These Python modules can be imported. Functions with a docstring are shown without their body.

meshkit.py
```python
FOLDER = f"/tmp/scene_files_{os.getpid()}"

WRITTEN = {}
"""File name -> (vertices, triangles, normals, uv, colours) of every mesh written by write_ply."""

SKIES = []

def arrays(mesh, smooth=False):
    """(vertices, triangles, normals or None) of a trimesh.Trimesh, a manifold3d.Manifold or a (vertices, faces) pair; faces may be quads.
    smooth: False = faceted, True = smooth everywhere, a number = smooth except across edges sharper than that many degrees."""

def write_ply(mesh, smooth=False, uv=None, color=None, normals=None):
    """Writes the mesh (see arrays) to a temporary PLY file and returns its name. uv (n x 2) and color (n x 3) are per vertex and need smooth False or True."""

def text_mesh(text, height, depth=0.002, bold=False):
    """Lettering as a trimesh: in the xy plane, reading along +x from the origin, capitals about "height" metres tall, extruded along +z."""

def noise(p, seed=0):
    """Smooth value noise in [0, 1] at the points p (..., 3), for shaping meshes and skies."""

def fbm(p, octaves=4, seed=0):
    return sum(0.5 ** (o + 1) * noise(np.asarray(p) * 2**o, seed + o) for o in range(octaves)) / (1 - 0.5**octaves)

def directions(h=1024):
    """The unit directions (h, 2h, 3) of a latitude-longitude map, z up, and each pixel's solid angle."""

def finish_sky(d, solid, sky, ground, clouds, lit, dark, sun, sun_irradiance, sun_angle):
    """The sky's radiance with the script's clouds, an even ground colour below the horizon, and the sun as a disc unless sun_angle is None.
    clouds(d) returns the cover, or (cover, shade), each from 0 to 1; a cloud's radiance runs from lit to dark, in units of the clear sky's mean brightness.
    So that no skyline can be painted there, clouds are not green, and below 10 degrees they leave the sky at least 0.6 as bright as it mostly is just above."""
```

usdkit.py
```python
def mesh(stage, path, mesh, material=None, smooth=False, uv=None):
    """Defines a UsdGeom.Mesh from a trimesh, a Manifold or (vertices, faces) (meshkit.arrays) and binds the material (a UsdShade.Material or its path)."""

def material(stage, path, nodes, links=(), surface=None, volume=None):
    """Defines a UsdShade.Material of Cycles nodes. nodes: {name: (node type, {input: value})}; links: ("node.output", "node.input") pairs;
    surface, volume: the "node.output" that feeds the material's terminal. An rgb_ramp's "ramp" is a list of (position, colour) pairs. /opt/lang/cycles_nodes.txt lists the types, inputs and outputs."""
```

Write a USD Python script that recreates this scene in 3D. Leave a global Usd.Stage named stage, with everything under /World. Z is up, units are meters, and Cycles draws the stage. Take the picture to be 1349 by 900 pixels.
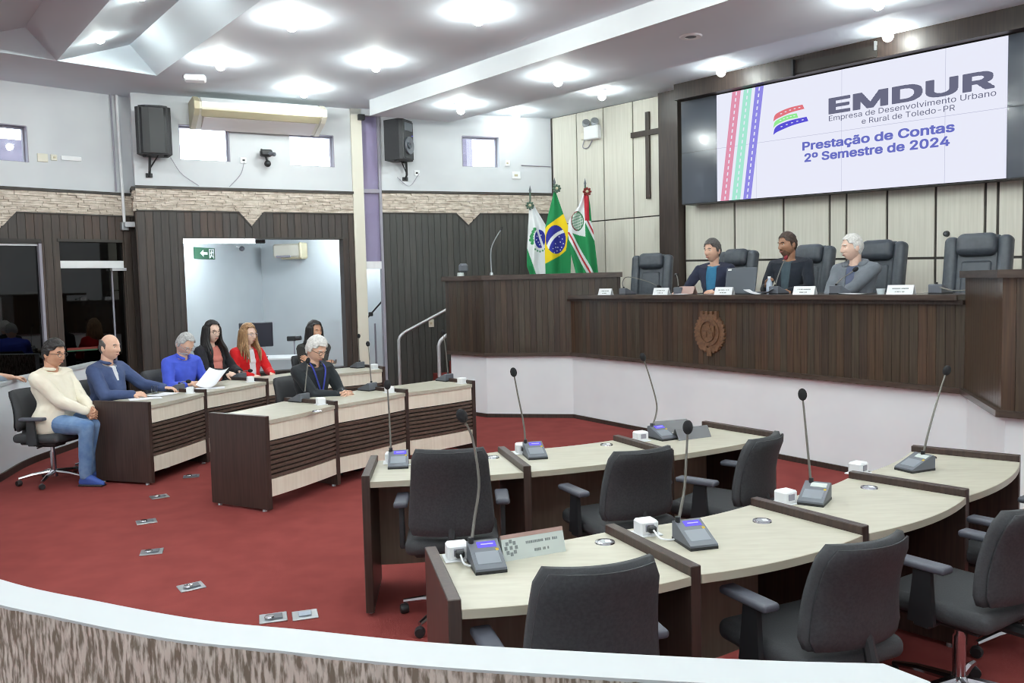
import math, random
import numpy as np, trimesh, manifold3d, shapely
from shapely.geometry import Polygon, box as sbox, LineString
from shapely.ops import unary_union
from shapely import affinity
from pxr import Usd, UsdGeom, UsdLux, UsdShade, Gf, Sdf, Vt
import usdkit, meshkit

stage = Usd.Stage.CreateInMemory()
UsdGeom.SetStageUpAxis(stage, 'Z'); UsdGeom.SetStageMetersPerUnit(stage, 1.0)
world = UsdGeom.Xform.Define(stage, '/World'); stage.SetDefaultPrim(world.GetPrim())
UsdGeom.Scope.Define(stage, '/World/Looks')
rng = random.Random(7); nrg = np.random.default_rng(7)
PI = math.pi

# ------------------------------------------------------------------ camera, sky, exposure
EXPOSURE = 0.22
BULB = 250.0
cam = UsdGeom.Camera.Define(stage, '/World/Camera')
cam.CreateHorizontalApertureAttr(36.0); cam.CreateVerticalApertureAttr(36.0 * 900 / 1349)
cam.CreateFocalLengthAttr(36.0 * 1124 / 1349); cam.CreateExposureAttr(EXPOSURE)
cam.CreateClippingRangeAttr(Gf.Vec2f(0.05, 500))
_p, _r = math.radians(3.9), math.atan(0.0235)
_fw = np.array([0, math.cos(_p), -math.sin(_p)]); _r0 = np.array([1.0, 0, 0]); _u0 = np.cross(_r0, _fw)
_R = _r0 * math.cos(_r) - _u0 * math.sin(_r); _U = _u0 * math.cos(_r) + _r0 * math.sin(_r)
_m = Gf.Matrix4d(); _m.SetRow(0, Gf.Vec4d(*_R, 0)); _m.SetRow(1, Gf.Vec4d(*_U, 0)); _m.SetRow(2, Gf.Vec4d(*(-_fw), 0)); _m.SetRow(3, Gf.Vec4d(0, 0, 1.82, 1))
cam.AddTransformOp().Set(_m)
dome = UsdLux.DomeLight.Define(stage, '/World/Sky'); dome.CreateIntensityAttr(1.3); dome.CreateColorAttr(Gf.Vec3f(0.93, 0.96, 1.0))

# ------------------------------------------------------------------ materials
def lin(c):
    return [((x / 255) / 12.92 if x / 255 <= 0.04045 else ((x / 255 + 0.055) / 1.055) ** 2.4) for x in c]
MATS = {}
def mat(name, rgb, rough=0.5, metal=0.0, spec=0.5, rgb2=None, scale=(8, 8, 8), detail=3, bump=0.0, bscale=None, coat=0.0, space='object', contrast=(0.35, 0.65), sheen=0.0):
    n = {'p': ('principled_bsdf', {'base_color': lin(rgb), 'roughness': rough, 'metallic': metal, 'specular_ior_level': spec, 'coat_weight': coat, 'sheen_weight': sheen})}
    l = []
    if rgb2 is not None or bump:
        n['g'] = ('geometry', {}) if space == 'world' else ('texture_coordinate', {})
        src = 'g.position' if space == 'world' else 'g.object'
    if rgb2 is not None:
        n['m'] = ('mapping', {'scale': scale}); n['t'] = ('noise_texture', {'scale': 1.0, 'detail': detail})
        n['r'] = ('rgb_ramp', {'ramp': [(0.0, lin(rgb)), (contrast[0], lin(rgb)), (contrast[1], lin(rgb2)), (1.0, lin(rgb2))]})
        l += [(src, 'm.vector'), ('m.vector', 't.vector'), ('t.fac', 'r.fac'), ('r.color', 'p.base_color')]
    if bump:
        n['bm'] = ('mapping', {'scale': bscale or scale}); n['bt'] = ('noise_texture', {'scale': 1.0, 'detail': 3}); n['b'] = ('bump', {'strength': bump, 'distance': 0.01})
        l += [(src, 'bm.vector'), ('bm.vector', 'bt.vector'), ('bt.fac', 'b.height'), ('b.normal', 'p.normal')]
    MATS[name] = usdkit.material(stage, '/World/Looks/' + name, n, l, surface='p.BSDF'); return MATS[name]
def emit(name, rgb, strength):
    MATS[name] = usdkit.material(stage, '/World/Looks/' + name, {'e': ('emission', {'color': lin(rgb), 'strength': strength})}, [], surface='e.emission'); return MATS[name]
def pane(name, tint, gloss=0.07):
    MATS[name] = usdkit.material(stage, '/World/Looks/' + name, {'t': ('transparent_bsdf', {'color': lin(tint)}), 'g': ('glossy_bsdf', {'roughness': 0.02, 'color': (0.9, 0.9, 0.9)}), 'x': ('mix_closure', {'fac': gloss})},
                                 [('t.BSDF', 'x.closure1'), ('g.BSDF', 'x.closure2')], surface='x.closure'); return MATS[name]
W = MATS
mat('wall_white', (214, 218, 222), 0.7, rgb2=(208, 212, 217), scale=(1.5, 1.5, 1.5), space='world', bump=0.03, bscale=(60, 60, 60))
mat('side_room_paint', (196, 205, 209), 0.7, rgb2=(188, 197, 202), scale=(1, 1, 1), space='world')
mat('ceiling_paint', (224, 232, 241), 0.75, rgb2=(219, 227, 237), scale=(1, 1, 1), space='world')
mat('fold_paint', (216, 228, 236), 0.7)
mat('fascia_white', (206, 210, 214), 0.65)
mat('base_white', (238, 243, 247), 0.55, rgb2=(233, 238, 243), scale=(2, 2, 2), space='world', bump=0.02, bscale=(50, 50, 50))
mat('carpet', (134, 64, 61), 0.95, rgb2=(126, 59, 56), scale=(4, 4, 4), detail=6, space='world', bump=0.25, bscale=(260, 260, 260), spec=0.08)
mat('wood_dark', (62, 50, 44), 0.45, rgb2=(46, 37, 33), scale=(45, 45, 2.5), space='world', bump=0.05)
mat('wood_desk', (66, 50, 44), 0.4, rgb2=(50, 37, 33), scale=(60, 60, 3), space='world')
mat('slat_brown', (96, 80, 70), 0.4, rgb2=(82, 67, 58), scale=(30, 30, 60), space='world')
mat('wood_top', (82, 70, 63), 0.25, rgb2=(66, 56, 51), scale=(6, 6, 40), space='world', coat=0.15)
PLANK = []
for i, (a, b) in enumerate([((78, 64, 52), (60, 48, 39)), ((70, 60, 48), (56, 47, 38)), ((84, 65, 51), (66, 50, 40)), ((66, 55, 46), (50, 41, 35)), ((74, 66, 54), (58, 50, 42)), ((80, 64, 49), (62, 48, 38))]):
    PLANK.append(mat(f'dais_plank_{"abcdef"[i]}', a, 0.28, rgb2=b, scale=(70, 70, 2.2), space='world', coat=0.12))
PANEL = []
for i, (a, b) in enumerate([((66, 58, 53), (52, 45, 42)), ((72, 60, 52), (55, 46, 40)), ((60, 54, 50), (47, 42, 39)), ((74, 58, 48), (58, 46, 40))]):
    PANEL.append(mat(f'wall_plank_{"abcd"[i]}', a, 0.5, rgb2=b, scale=(50, 50, 2), space='world'))
CPANEL = []
for i, (a, b) in enumerate([((70, 70, 66), (58, 58, 55)), ((66, 67, 63), (55, 56, 53)), ((74, 72, 67), (60, 60, 56))]):
    CPANEL.append(mat(f'grey_plank_{"abc"[i]}', a, 0.5, rgb2=b, scale=(50, 50, 2), space='world'))
mat('groove_dark', (42, 38, 35), 0.6)
mat('joint_dark', (58, 54, 50), 0.6)
mat('cream', (196, 192, 176), 0.38, rgb2=(187, 182, 166), scale=(6, 30, 30), space='object', detail=4)
mat('cream_front', (244, 238, 222), 0.4, rgb2=(236, 229, 212), scale=(40, 40, 2), space='world')
mat('cream_edge', (176, 169, 152), 0.4)
mat('modesty', (146, 130, 114), 0.5, rgb2=(132, 117, 103), scale=(40, 40, 2.5), space='world')
mat('panel_cream', (222, 220, 208), 0.5, rgb2=(212, 210, 197), scale=(40, 40, 1.5), space='world')
mat('stone', (226, 216, 204), 0.85, rgb2=(188, 174, 160), scale=(9, 9, 26), space='world', bump=0.3, bscale=(60, 60, 60))
mat('grafiato', (196, 191, 182), 0.9, rgb2=(116, 108, 96), scale=(85, 85, 17), detail=5, space='world', bump=0.5, bscale=(60, 60, 10), contrast=(0.42, 0.58))
mat('black_plastic', (34, 35, 38), 0.45)
mat('black_soft', (52, 53, 56), 0.6, rgb2=(40, 41, 45), scale=(90, 90, 90), bump=0.06, bscale=(220, 220, 220))
mat('seat_fabric', (60, 61, 64), 0.8, rgb2=(54, 55, 58), scale=(150, 150, 150), bump=0.12, bscale=(300, 300, 300))
mat('arm_grey', (78, 80, 90), 0.5)
mat('leather', (70, 76, 84), 0.42, rgb2=(62, 68, 76), scale=(20, 20, 20), bump=0.1, bscale=(120, 120, 120))
mat('chrome', (200, 200, 205), 0.18, metal=1.0)
mat('steel_rail', (205, 207, 210), 0.35, metal=0.6)
mat('steel_plate', (190, 195, 200), 0.3, metal=0.8)
mat('mic_grey', (96, 100, 108), 0.42)
mat('mic_key', (126, 132, 140), 0.4)
mat('mic_stem', (120, 118, 112), 0.4, metal=0.3)
mat('foam_black', (30, 30, 33), 0.95)
mat('foam_red', (120, 36, 44), 0.95)
mat('white_plastic', (238, 240, 243), 0.4)
mat('beige_plastic', (224, 221, 206), 0.45)
mat('beige_dark', (196, 188, 158), 0.5)
mat('ac_under', (228, 222, 220), 0.5)
mat('nameplate_face', (196, 204, 200), 0.35)
mat('nameplate_back', (170, 140, 132), 0.4)
mat('nameplate_grey', (118, 118, 122), 0.4)
mat('ink_grey', (124, 130, 130), 0.6)
mat('paper', (240, 240, 244), 0.7)
mat('cloth_grey', (170, 180, 195), 0.8)
mat('crest_wood', (116, 84, 60), 0.45, rgb2=(92, 66, 47), scale=(30, 30, 30), space='world')
mat('pole_green', (70, 96, 80), 0.4)
mat('lavender_wall', (136, 131, 146), 0.8, rgb2=(118, 114, 130), scale=(2, 2, 6), space='world')
mat('lavender_soft', (186, 181, 204), 0.6); mat('coping_white', (192, 196, 199), 0.5)
mat('frame_grey', (150, 148, 160), 0.5)
mat('sign_green', (40, 92, 66), 0.5)
mat('laptop_grey', (84, 90, 98), 0.4)
mat('monitor_dark', (38, 40, 52), 0.35)
mat('screen_off', (66, 72, 82), 0.18, coat=0.2)
mat('tumbler', (210, 220, 226), 0.1)
emit('bulb_glow', (246, 255, 250), BULB); emit('bulb_soft', (246, 255, 250), BULB * 0.5)
emit('tube_glow', (240, 250, 255), 85.0)
emit('screen_white', (238, 240, 255), 0.82)
emit('screen_seam', (190, 192, 222), 0.7)
emit('screen_ink', (108, 110, 134), 0.82)
emit('screen_blue', (108, 114, 196), 0.85)
emit('screen_stripe_red', (226, 150, 176), 0.85)
emit('screen_stripe_green', (168, 232, 212), 0.85)
emit('screen_stripe_blue', (146, 140, 230), 0.85)
emit('screen_logo_red', (226, 120, 130), 0.85)
emit('screen_logo_green', (150, 236, 150), 0.85)
emit('screen_logo_blue', (92, 84, 214), 0.85)
emit('lcd_blue', (120, 110, 245), 1.0)
emit('lcd_text', (210, 210, 255), 1.0)
emit('led_amber', (230, 200, 90), 0.8)
pane('clear_glass', (236, 240, 244)); pane('dark_glass', (70, 74, 76), 0.06); pane('lavender_glass', (243, 241, 247))
MATS['flag_print'] = usdkit.material(stage, '/World/Looks/flag_print', {'a': ('attribute', {'attribute': 'print'}), 'p': ('principled_bsdf', {'roughness': 0.75, 'specular_ior_level': 0.2})}, [('a.color', 'p.base_color')], surface='p.BSDF')

# ------------------------------------------------------------------ scene graph helpers
USED = {}
def numbered(parent, name):
    k = USED.setdefault((parent, name), -1) + 1; USED[(parent, name)] = k
    return parent + '/' + (name if k == 0 else f'{name}_{k:03d}')
LOC = {}
def tag(prim, label=None, cat=None, group=None, kind=None):
    for k, v in (('label', label), ('category', cat), ('group', group), ('kind', kind)):
        if v: prim.SetCustomDataByKey(k, v)
def thing(name, label, cat, loc=(0, 0, 0), rotz=0.0, group=None, kind=None):
    path = numbered('/World', name); x = UsdGeom.Xform.Define(stage, path)
    x.AddTranslateOp().Set(Gf.Vec3d(*map(float, loc)))
    if rotz: x.AddRotateZOp().Set(float(math.degrees(rotz)))
    LOC[path] = np.zeros(3); tag(x.GetPrim(), label, cat, group, kind); return path
def thing_at(name, label, cat, loc, group=None, kind=None):
    """A thing whose parts are given in world coordinates."""
    p = thing(name, label, cat, loc, 0, group, kind); LOC[p] = np.array(loc, float); return p
def part(parent, name, m, material, smooth=False, label=None, kind=None):
    off = LOC.get(parent, np.zeros(3))
    path = numbered(parent, name); LOC[path] = off
    m = tm(m).copy(); m.apply_translation(-off)
    pr = usdkit.mesh(stage, path, m, W[material] if isinstance(material, str) else material, smooth)
    if label or kind: tag(pr.GetPrim(), label, None, None, kind)
    return path
def single(name, m, material, label=None, cat=None, smooth=False, group=None, kind=None):
    path = numbered('/World', name); LOC[path] = np.zeros(3)
    pr = usdkit.mesh(stage, path, tm(m), W[material] if isinstance(material, str) else material, smooth)
    tag(pr.GetPrim(), label, cat, group, kind); return path
def struct(name, m, material, label=None, smooth=False):
    return single(name, m, material, label, None, smooth, kind='structure')
def dup(src, name, loc, rotz, label, cat, group=None):
    path = numbered('/World', name); x = UsdGeom.Xform.Define(stage, path)
    x.GetPrim().GetReferences().AddInternalReference(src); x.GetPrim().SetInstanceable(True)
    UsdGeom.Xformable(x).ClearXformOpOrder()
    ops = [o for o in ('xformOp:translate', 'xformOp:rotateZ')]
    x.GetPrim().CreateAttribute('xformOp:translate', Sdf.ValueTypeNames.Double3).Set(Gf.Vec3d(*map(float, loc)))
    x.GetPrim().CreateAttribute('xformOp:rotateZ', Sdf.ValueTypeNames.Float).Set(float(math.degrees(rotz)))
    x.GetPrim().CreateAttribute('xformOpOrder', Sdf.ValueTypeNames.TokenArray).Set(ops)
    tag(x.GetPrim(), label, cat, group); return path

# ------------------------------------------------------------------ mesh helpers
def tm(m):
    if isinstance(m, trimesh.Trimesh): return m
    if isinstance(m, (list,)): return trimesh.util.concatenate([tm(x) for x in m])
    if hasattr(m, 'to_mesh'):
        q = m.to_mesh(); return trimesh.Trimesh(q.vert_properties[:, :3], q.tri_verts, process=False)
    return trimesh.Trimesh(m[0], m[1], process=False)
def rot(a, ax=(0, 0, 1), p=(0, 0, 0)): return trimesh.transformations.rotation_matrix(a, ax, p)
def mv(m, t=(0, 0, 0), rz=0.0, rx=0.0, ry=0.0):
    m = tm(m).copy()
    if rx: m.apply_transform(rot(rx, (1, 0, 0)))
    if ry: m.apply_transform(rot(ry, (0, 1, 0)))
    if rz: m.apply_transform(rot(rz))
    m.apply_translation(t); return m
def box(c, s, rz=0.0):
    m = trimesh.creation.box(s)
    if rz: m.apply_transform(rot(rz))
    m.apply_translation(c); return m
def rbox(c, s, b=0.01, rz=0.0, rx=0.0):
    """A box with chamfered edges."""
    s = np.array(s, float); b = min(b, s.min() * 0.49); pts = []
    for k in range(3):
        h = s / 2 - b; h[k] = s[k] / 2
        pts += [(x * h[0], y * h[1], z * h[2]) for x in (-1, 1) for y in (-1, 1) for z in (-1, 1)]
    return mv(trimesh.convex.convex_hull(np.array(pts)), c, rz, rx)
def softbox(c, s, r, rz=0.0, rx=0.0, n=10):
    """A box with rounded edges (hull of spheres)."""
    s = np.array(s, float) / 2 - r; sp = SPH * r
    pts = np.vstack([sp + np.array((x * s[0], y * s[1], z * s[2])) for x in (-1, 1) for y in (-1, 1) for z in (-1, 1)])
    return mv(trimesh.convex.convex_hull(pts), c, rz, rx)
SPH = np.array(trimesh.creation.icosphere(2, 1.0).vertices)
def tube(pts, r, sides=8, caps=True):
    p = np.asarray(pts, float); r = np.broadcast_to(r, (len(p),)); t = np.gradient(p, axis=0); t /= np.linalg.norm(t, axis=1, keepdims=True) + 1e-12
    a = np.cross(t[0], (0, 0, 1.0) if abs(t[0][2]) < 0.9 else (1.0, 0, 0)); a /= np.linalg.norm(a); V = []
    for i in range(len(p)):
        a = a - t[i] * (a @ t[i]); a /= np.linalg.norm(a); b = np.cross(t[i], a)
        ang = np.arange(sides) * 2 * PI / sides
        V.append(p[i] + r[i] * (np.cos(ang)[:, None] * a + np.sin(ang)[:, None] * b))
    V = np.vstack(V); F = []
    for i in range(len(p) - 1):
        for j in range(sides):
            k = (j + 1) % sides; F += [(i * sides + j, i * sides + k, (i + 1) * sides + k), (i * sides + j, (i + 1) * sides + k, (i + 1) * sides + j)]
    if caps:
        n = len(V); V = np.vstack([V, p[:1], p[-1:]]); L = (len(p) - 1) * sides
        for j in range(sides):
            k = (j + 1) % sides; F += [(n, k, j), (n + 1, L + j, L + k)]
    return trimesh.Trimesh(V, F, process=False)
def bez(pts, n=16):
    """Smooth curve through the points (Catmull-Rom)."""
    p = np.asarray(pts, float); p = np.vstack([2 * p[0] - p[1], p, 2 * p[-1] - p[-2]]); out = []
    for i in range(1, len(p) - 2):
        for t in np.linspace(0, 1, n, endpoint=False):
            out.append(0.5 * ((2 * p[i]) + (-p[i - 1] + p[i + 1]) * t + (2 * p[i - 1] - 5 * p[i] + 4 * p[i + 1] - p[i + 2]) * t * t + (-p[i - 1] + 3 * p[i] - 3 * p[i + 1] + p[i + 2]) * t ** 3))
    return np.array(out + [p[-2]])
def lathe(prof, n=24): return trimesh.creation.revolve(np.array(prof, float), sections=n)
def cyl(a, b, r, n=16): return tube([a, b], r, n)
def prism(poly, z0, z1):
    if not isinstance(poly, shapely.geometry.base.BaseGeometry): poly = Polygon(poly)
    gs = [g for g in getattr(poly, 'geoms', [poly]) if g.geom_type == 'Polygon' and g.area > 1e-6]
    out = []
    for g in gs:
        m = trimesh.creation.extrude_polygon(shapely.geometry.polygon.orient(g.buffer(0)), z1 - z0, engine='earcut'); m.apply_translation((0, 0, z0)); out.append(m)
    return trimesh.util.concatenate(out)
class Wall:
    """Frame on a vertical wall: s along d from O, z up, o out of the wall into the room."""
    def __init__(self, O, d, flip=1):
        self.O = np.array(O, float); d = np.array(d, float); self.d = d / np.linalg.norm(d); self.n = np.array([self.d[1], -self.d[0]]) * flip
    def p(self, s, z, o=0.0): q = self.O + self.d * s + self.n * o; return np.array([q[0], q[1], z])
    def prism(self, poly, o0, o1):
        m = prism(poly, 0, o1 - o0); v = np.array(m.vertices)
        P = np.c_[self.O[0] + self.d[0] * v[:, 0] + self.n[0] * (v[:, 2] + o0), self.O[1] + self.d[1] * v[:, 0] + self.n[1] * (v[:, 2] + o0), v[:, 1]]
        r = trimesh.Trimesh(P, m.faces, process=False); r.fix_normals() if r.volume < 0 else None; return r
    def rect(self, s0, s1, z0, z1, o0, o1): return self.prism(sbox(min(s0, s1), z0, max(s0, s1), z1), o0, o1)
    def place(self, m, s, z, o=0.0):
        """m is modelled with x along the wall, y out of the wall, z up."""
        T = np.eye(4); T[:2, 0] = self.d; T[:2, 1] = self.n; T[:3, 3] = self.p(s, z, o); m = tm(m).copy(); m.apply_transform(T)
        if np.linalg.det(T[:3, :3]) < 0: m.invert()
        return m
def arc(P, Q, sag, n=8):
    """Points from P to Q bulging by sag to the right of P->Q."""
    P, Q = np.array(P, float), np.array(Q, float); d = Q - P; L = np.linalg.norm(d); nn = np.array([d[1], -d[0]]) / L
    return [tuple(P + d * t + nn * sag * 4 * t * (1 - t)) for t in np.linspace(0, 1, n + 1)]

# ------------------------------------------------------------------ the setting: floor, walls, ceiling
CP, C2, C3, C3b, PP = map(np.array, ((0.743, 14.742), (-2.445, 13.555), (-5.241, 12.11), (-5.402, 12.42), (2.405, 13.043)))
WC = Wall(CP, C2 - CP, -1); WB = Wall(C3, C2 - C3, 1); WA = Wall(C3b, (0.70, 0.71), 1); WP = Wall(PP, CP - PP, -1)
class Tilted(Wall):
    """The screen wall: its courses drop very slightly towards the right, as its bulkhead and video wall do."""
    K = -0.027
    def prism(self, poly, o0, o1):
        m = Wall.prism(self, poly, o0, o1); v = np.array(m.vertices); v[:, 2] += self.K * ((v[:, :2] - self.O) @ self.d); m.vertices = v; return m
    def p(self, s, z, o=0.0): q = Wall.p(self, s, z, o); q[2] += self.K * s; return q
WS = Tilted(PP, (0.6, -0.8), 1)
CEIL = 4.6
struct('floor', prism([(-13, -3.2), (9, -3.2), (9, 16.5), (-13, 16.5)], -0.1, 0.0), 'carpet', 'dark red carpet floor of the council chamber')

def planks(parent, wall, region, pitch, o0, o1, mats, seed, name='plank', gap=0.006):
    r = random.Random(seed); s0, z0, s1, z1 = region.bounds; s = s0
    while s < s1 - 0.01:
        g = region.intersection(sbox(s + gap / 2, z0 - 1, min(s + pitch, s1) - gap / 2, z1 + 1))
        if g.area > 0.003: part(parent, name, wall.prism(g, o0, o1), r.choice(mats))
        s += pitch
def stone_band(parent, wall, region, seed):
    r = random.Random(seed); s0, z0, s1, z1 = region.bounds; ms = []; z = z0
    while z < z1:
        h = r.uniform(0.022, 0.036); s = s0 - r.uniform(0, 0.15)
        while s < s1:
            w = r.uniform(0.09, 0.24); g = region.intersection(sbox(s + 0.002, z + 0.0015, s + w - 0.002, z + h - 0.0015))
            if g.geom_type == 'Polygon' and g.area > 2e-4: ms.append(wall.prism(g, 0.0, r.uniform(0.018, 0.045)))
            s += w
        z += h
    part(parent, 'stone_band', trimesh.util.concatenate(ms), 'stone', label='rough split-face stone ledge band', kind='stuff')
def wainscot_wall(name, label, wall, s0, s1, zt, zs, notch, holes_up, holes_low, mats, seed, thick=0.2):
    """White plaster above, a stone band with a notch, dark vertical planks below."""
    t = thing(name, label, None, kind='structure')
    up = sbox(s0, zt, s1, CEIL)
    for h in holes_up: up = up.difference(h)
    part(t, 'plaster', wall.prism(up, -thick, 0.0), 'wall_white')
    low = sbox(s0, 0, s1, zt)
    for h in holes_low: low = low.difference(h)
    part(t, 'backing', wall.prism(low, -thick, 0.0), 'groove_dark')
    st = sbox(s0, zs, s1, zt - 0.02)
    if notch is not None: st = st.union(notch)
    stone_band(t, wall, st, seed)
    planks(t, wall, low.difference(st).difference(sbox(s0 - 1, zt - 0.02, s1 + 1, 9)), 0.105, 0.0, 0.014, mats, seed)
    part(t, 'trim', wall.rect(s0, s1, zt - 0.025, zt + 0.015, 0.0, 0.05), 'joint_dark')
    edge = st.buffer(0.018, join_style=2).difference(st).intersection(sbox(s0, 0, s1, zs + 0.018))
    part(t, 'trim', wall.prism(edge, 0.0, 0.03), 'joint_dark')
    return t
def tri(a, b, c): return Polygon([a, b, c])
A_low = [sbox(-1.04, 0, -0.2, 2.53), sbox(-4.5, 0.55, -1.27, 2.52)]
wainscot_wall('wall_left', 'white wall with stone ledge, dark planks, glass door and dark window', WA, -9.0, 0.0, 3.22, 2.915, Polygon([(-9, 3), (-9, 2.60), (-1.82, 2.60), (-1.53, 2.93), (-1.4, 3)]), [sbox(-2.3, 3.57, -1.355, 4.04)], A_low, PANEL, 11)
t = thing('wall_left_return', 'short return of the white and dark wall beside the conduit', None, kind='structure')
WR = Wall(C3, C3b - C3, -1); Lr = float(np.linalg.norm(C3b - C3))
part(t, 'plaster', WR.rect(-0.0, Lr, 3.28, CEIL, -0.15, 0), 'wall_white'); part(t, 'backing', WR.rect(0, Lr, 0, 3.28, -0.15, 0), 'groove_dark')
planks(t, WR, sbox(0, 0, Lr, 2.95), 0.105, 0, 0.014, PANEL, 12); stone_band(t, WR, sbox(0, 2.96, Lr, 3.25), 13); part(t, 'trim', WR.rect(-0.03, Lr, 3.25, 3.30, 0, 0.05), 'joint_dark')
B_up = [sbox(0.61, 3.70, 1.30, 4.195), sbox(2.185, 3.685, 2.86, 4.165)]
wainscot_wall('wall_back_left', 'white wall with air conditioner over a wide opening to the side room', WB, 0.0, 3.147, 3.30, 2.975, tri((1.37, 3.0), (1.57, 2.765), (1.77, 3.0)), B_up, [sbox(0.57, 0.55, 3.02, 2.595)], PANEL, 14)
wainscot_wall('wall_back', 'white wall over grey-brown planks behind the dais stairs', WC, 0.0, 2.95, 3.325, 2.995, tri((1.30, 3.01), (1.52, 2.80), (1.74, 3.01)), [sbox(0.945, 3.755, 1.58, 4.25)], [], CPANEL, 15)
# opening jambs in the back-left wall
t = thing('trim', 'dark jambs and sill of the wide opening into the side room', None, kind='structure')
part(t, 'jamb', WB.rect(0.57, 0.60, 0.55, 2.595, -0.2, 0.02), 'wood_dark'); part(t, 'jamb', WB.rect(2.95, 3.02, 0.55, 2.595, -0.2, 0.02), 'wood_dark')
part(t, 'head', WB.rect(0.57, 3.02, 2.575, 2.60, -0.2, 0.02), 'joint_dark'); part(t, 'sill', WB.rect(0.57, 3.02, 0.53, 0.565, -0.2, 0.04), 'groove_dark')
# narrow glazed slot beside the post
t = thing('window', 'narrow lavender glass slot between a white post and the back wall', None, kind='structure')
part(t, 'post', WC.rect(3.24, 3.41, 0, CEIL, -0.1, 0.05), 'beige_plastic'); part(t, 'jamb', WC.rect(2.95, 2.99, 0, CEIL, -0.12, 0.03), 'frame_grey')
part(t, 'pane', WC.rect(2.99, 3.24, 2.2, 4.5, -0.03, -0.02), 'lavender_glass'); part(t, 'rail', WC.rect(2.99, 3.24, 3.30, 3.36, -0.05, 0.02), 'frame_grey'); part(t, 'rail', WC.rect(2.99, 3.24, 2.10, 2.22, -0.05, 0.02), 'white_plastic')
part(t, 'head', WC.rect(2.95, 3.41, 4.5, CEIL, -0.1, 0.05), 'wall_white'); part(t, 'backing', WC.rect(2.97, 3.26, 2.2, 4.5, -0.06, -0.045), 'lavender_soft')
part(t, 'bracket', WC.rect(3.20, 3.30, 4.42, 4.50, 0.05, 0.14), 'black_plastic')
# windows high in the walls
def high_window(wall, s0, s1, z0, z1, label):
    t = thing('window', label, None, kind='structure'); f = 0.02
    fr = sbox(s0, z0, s1, z1).difference(sbox(s0 + f, z0 + f, s1 - f, z1 - f))
    part(t, 'frame', wall.prism(fr, -0.17, -0.10), 'frame_grey'); part(t, 'pane', wall.rect(s0 + f, s1 - f, z0 + f, z1 - f, -0.14, -0.135), 'clear_glass')
    part(t, 'reveal', wall.rect(s0, s1, z1 - 0.004, z1 + 0.008, -0.2, 0.004), 'frame_grey'); part(t, 'reveal', wall.rect(s1 - 0.004, s1 + 0.008, z0, z1, -0.2, 0.004), 'frame_grey')
high_window(WA, -2.3, -1.355, 3.57, 4.04, 'small high window at the far left with a lavender wall outside')
high_window(WB, 0.61, 1.30, 3.70, 4.195, 'small bright high window under the left end of the air conditioner')
high_window(WB, 2.185, 2.86, 3.685, 4.165, 'small bright high window under the right end of the air conditioner')
high_window(WC, 0.945, 1.58, 3.755, 4.25, 'small high window in the white wall right of the speaker')
single('neighbouring_building', box((-12.5, 17.5, 2.5), (9, 3, 5.0), 0.78), 'lavender_wall', 'lavender building wall outside the far left high window', 'building')
single('neighbouring_building', box((-2.3, 20.5, 3.5), (2.8, 3, 8.0)), 'lavender_wall', 'lavender building outside the high window right of the speaker', 'building')
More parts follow.
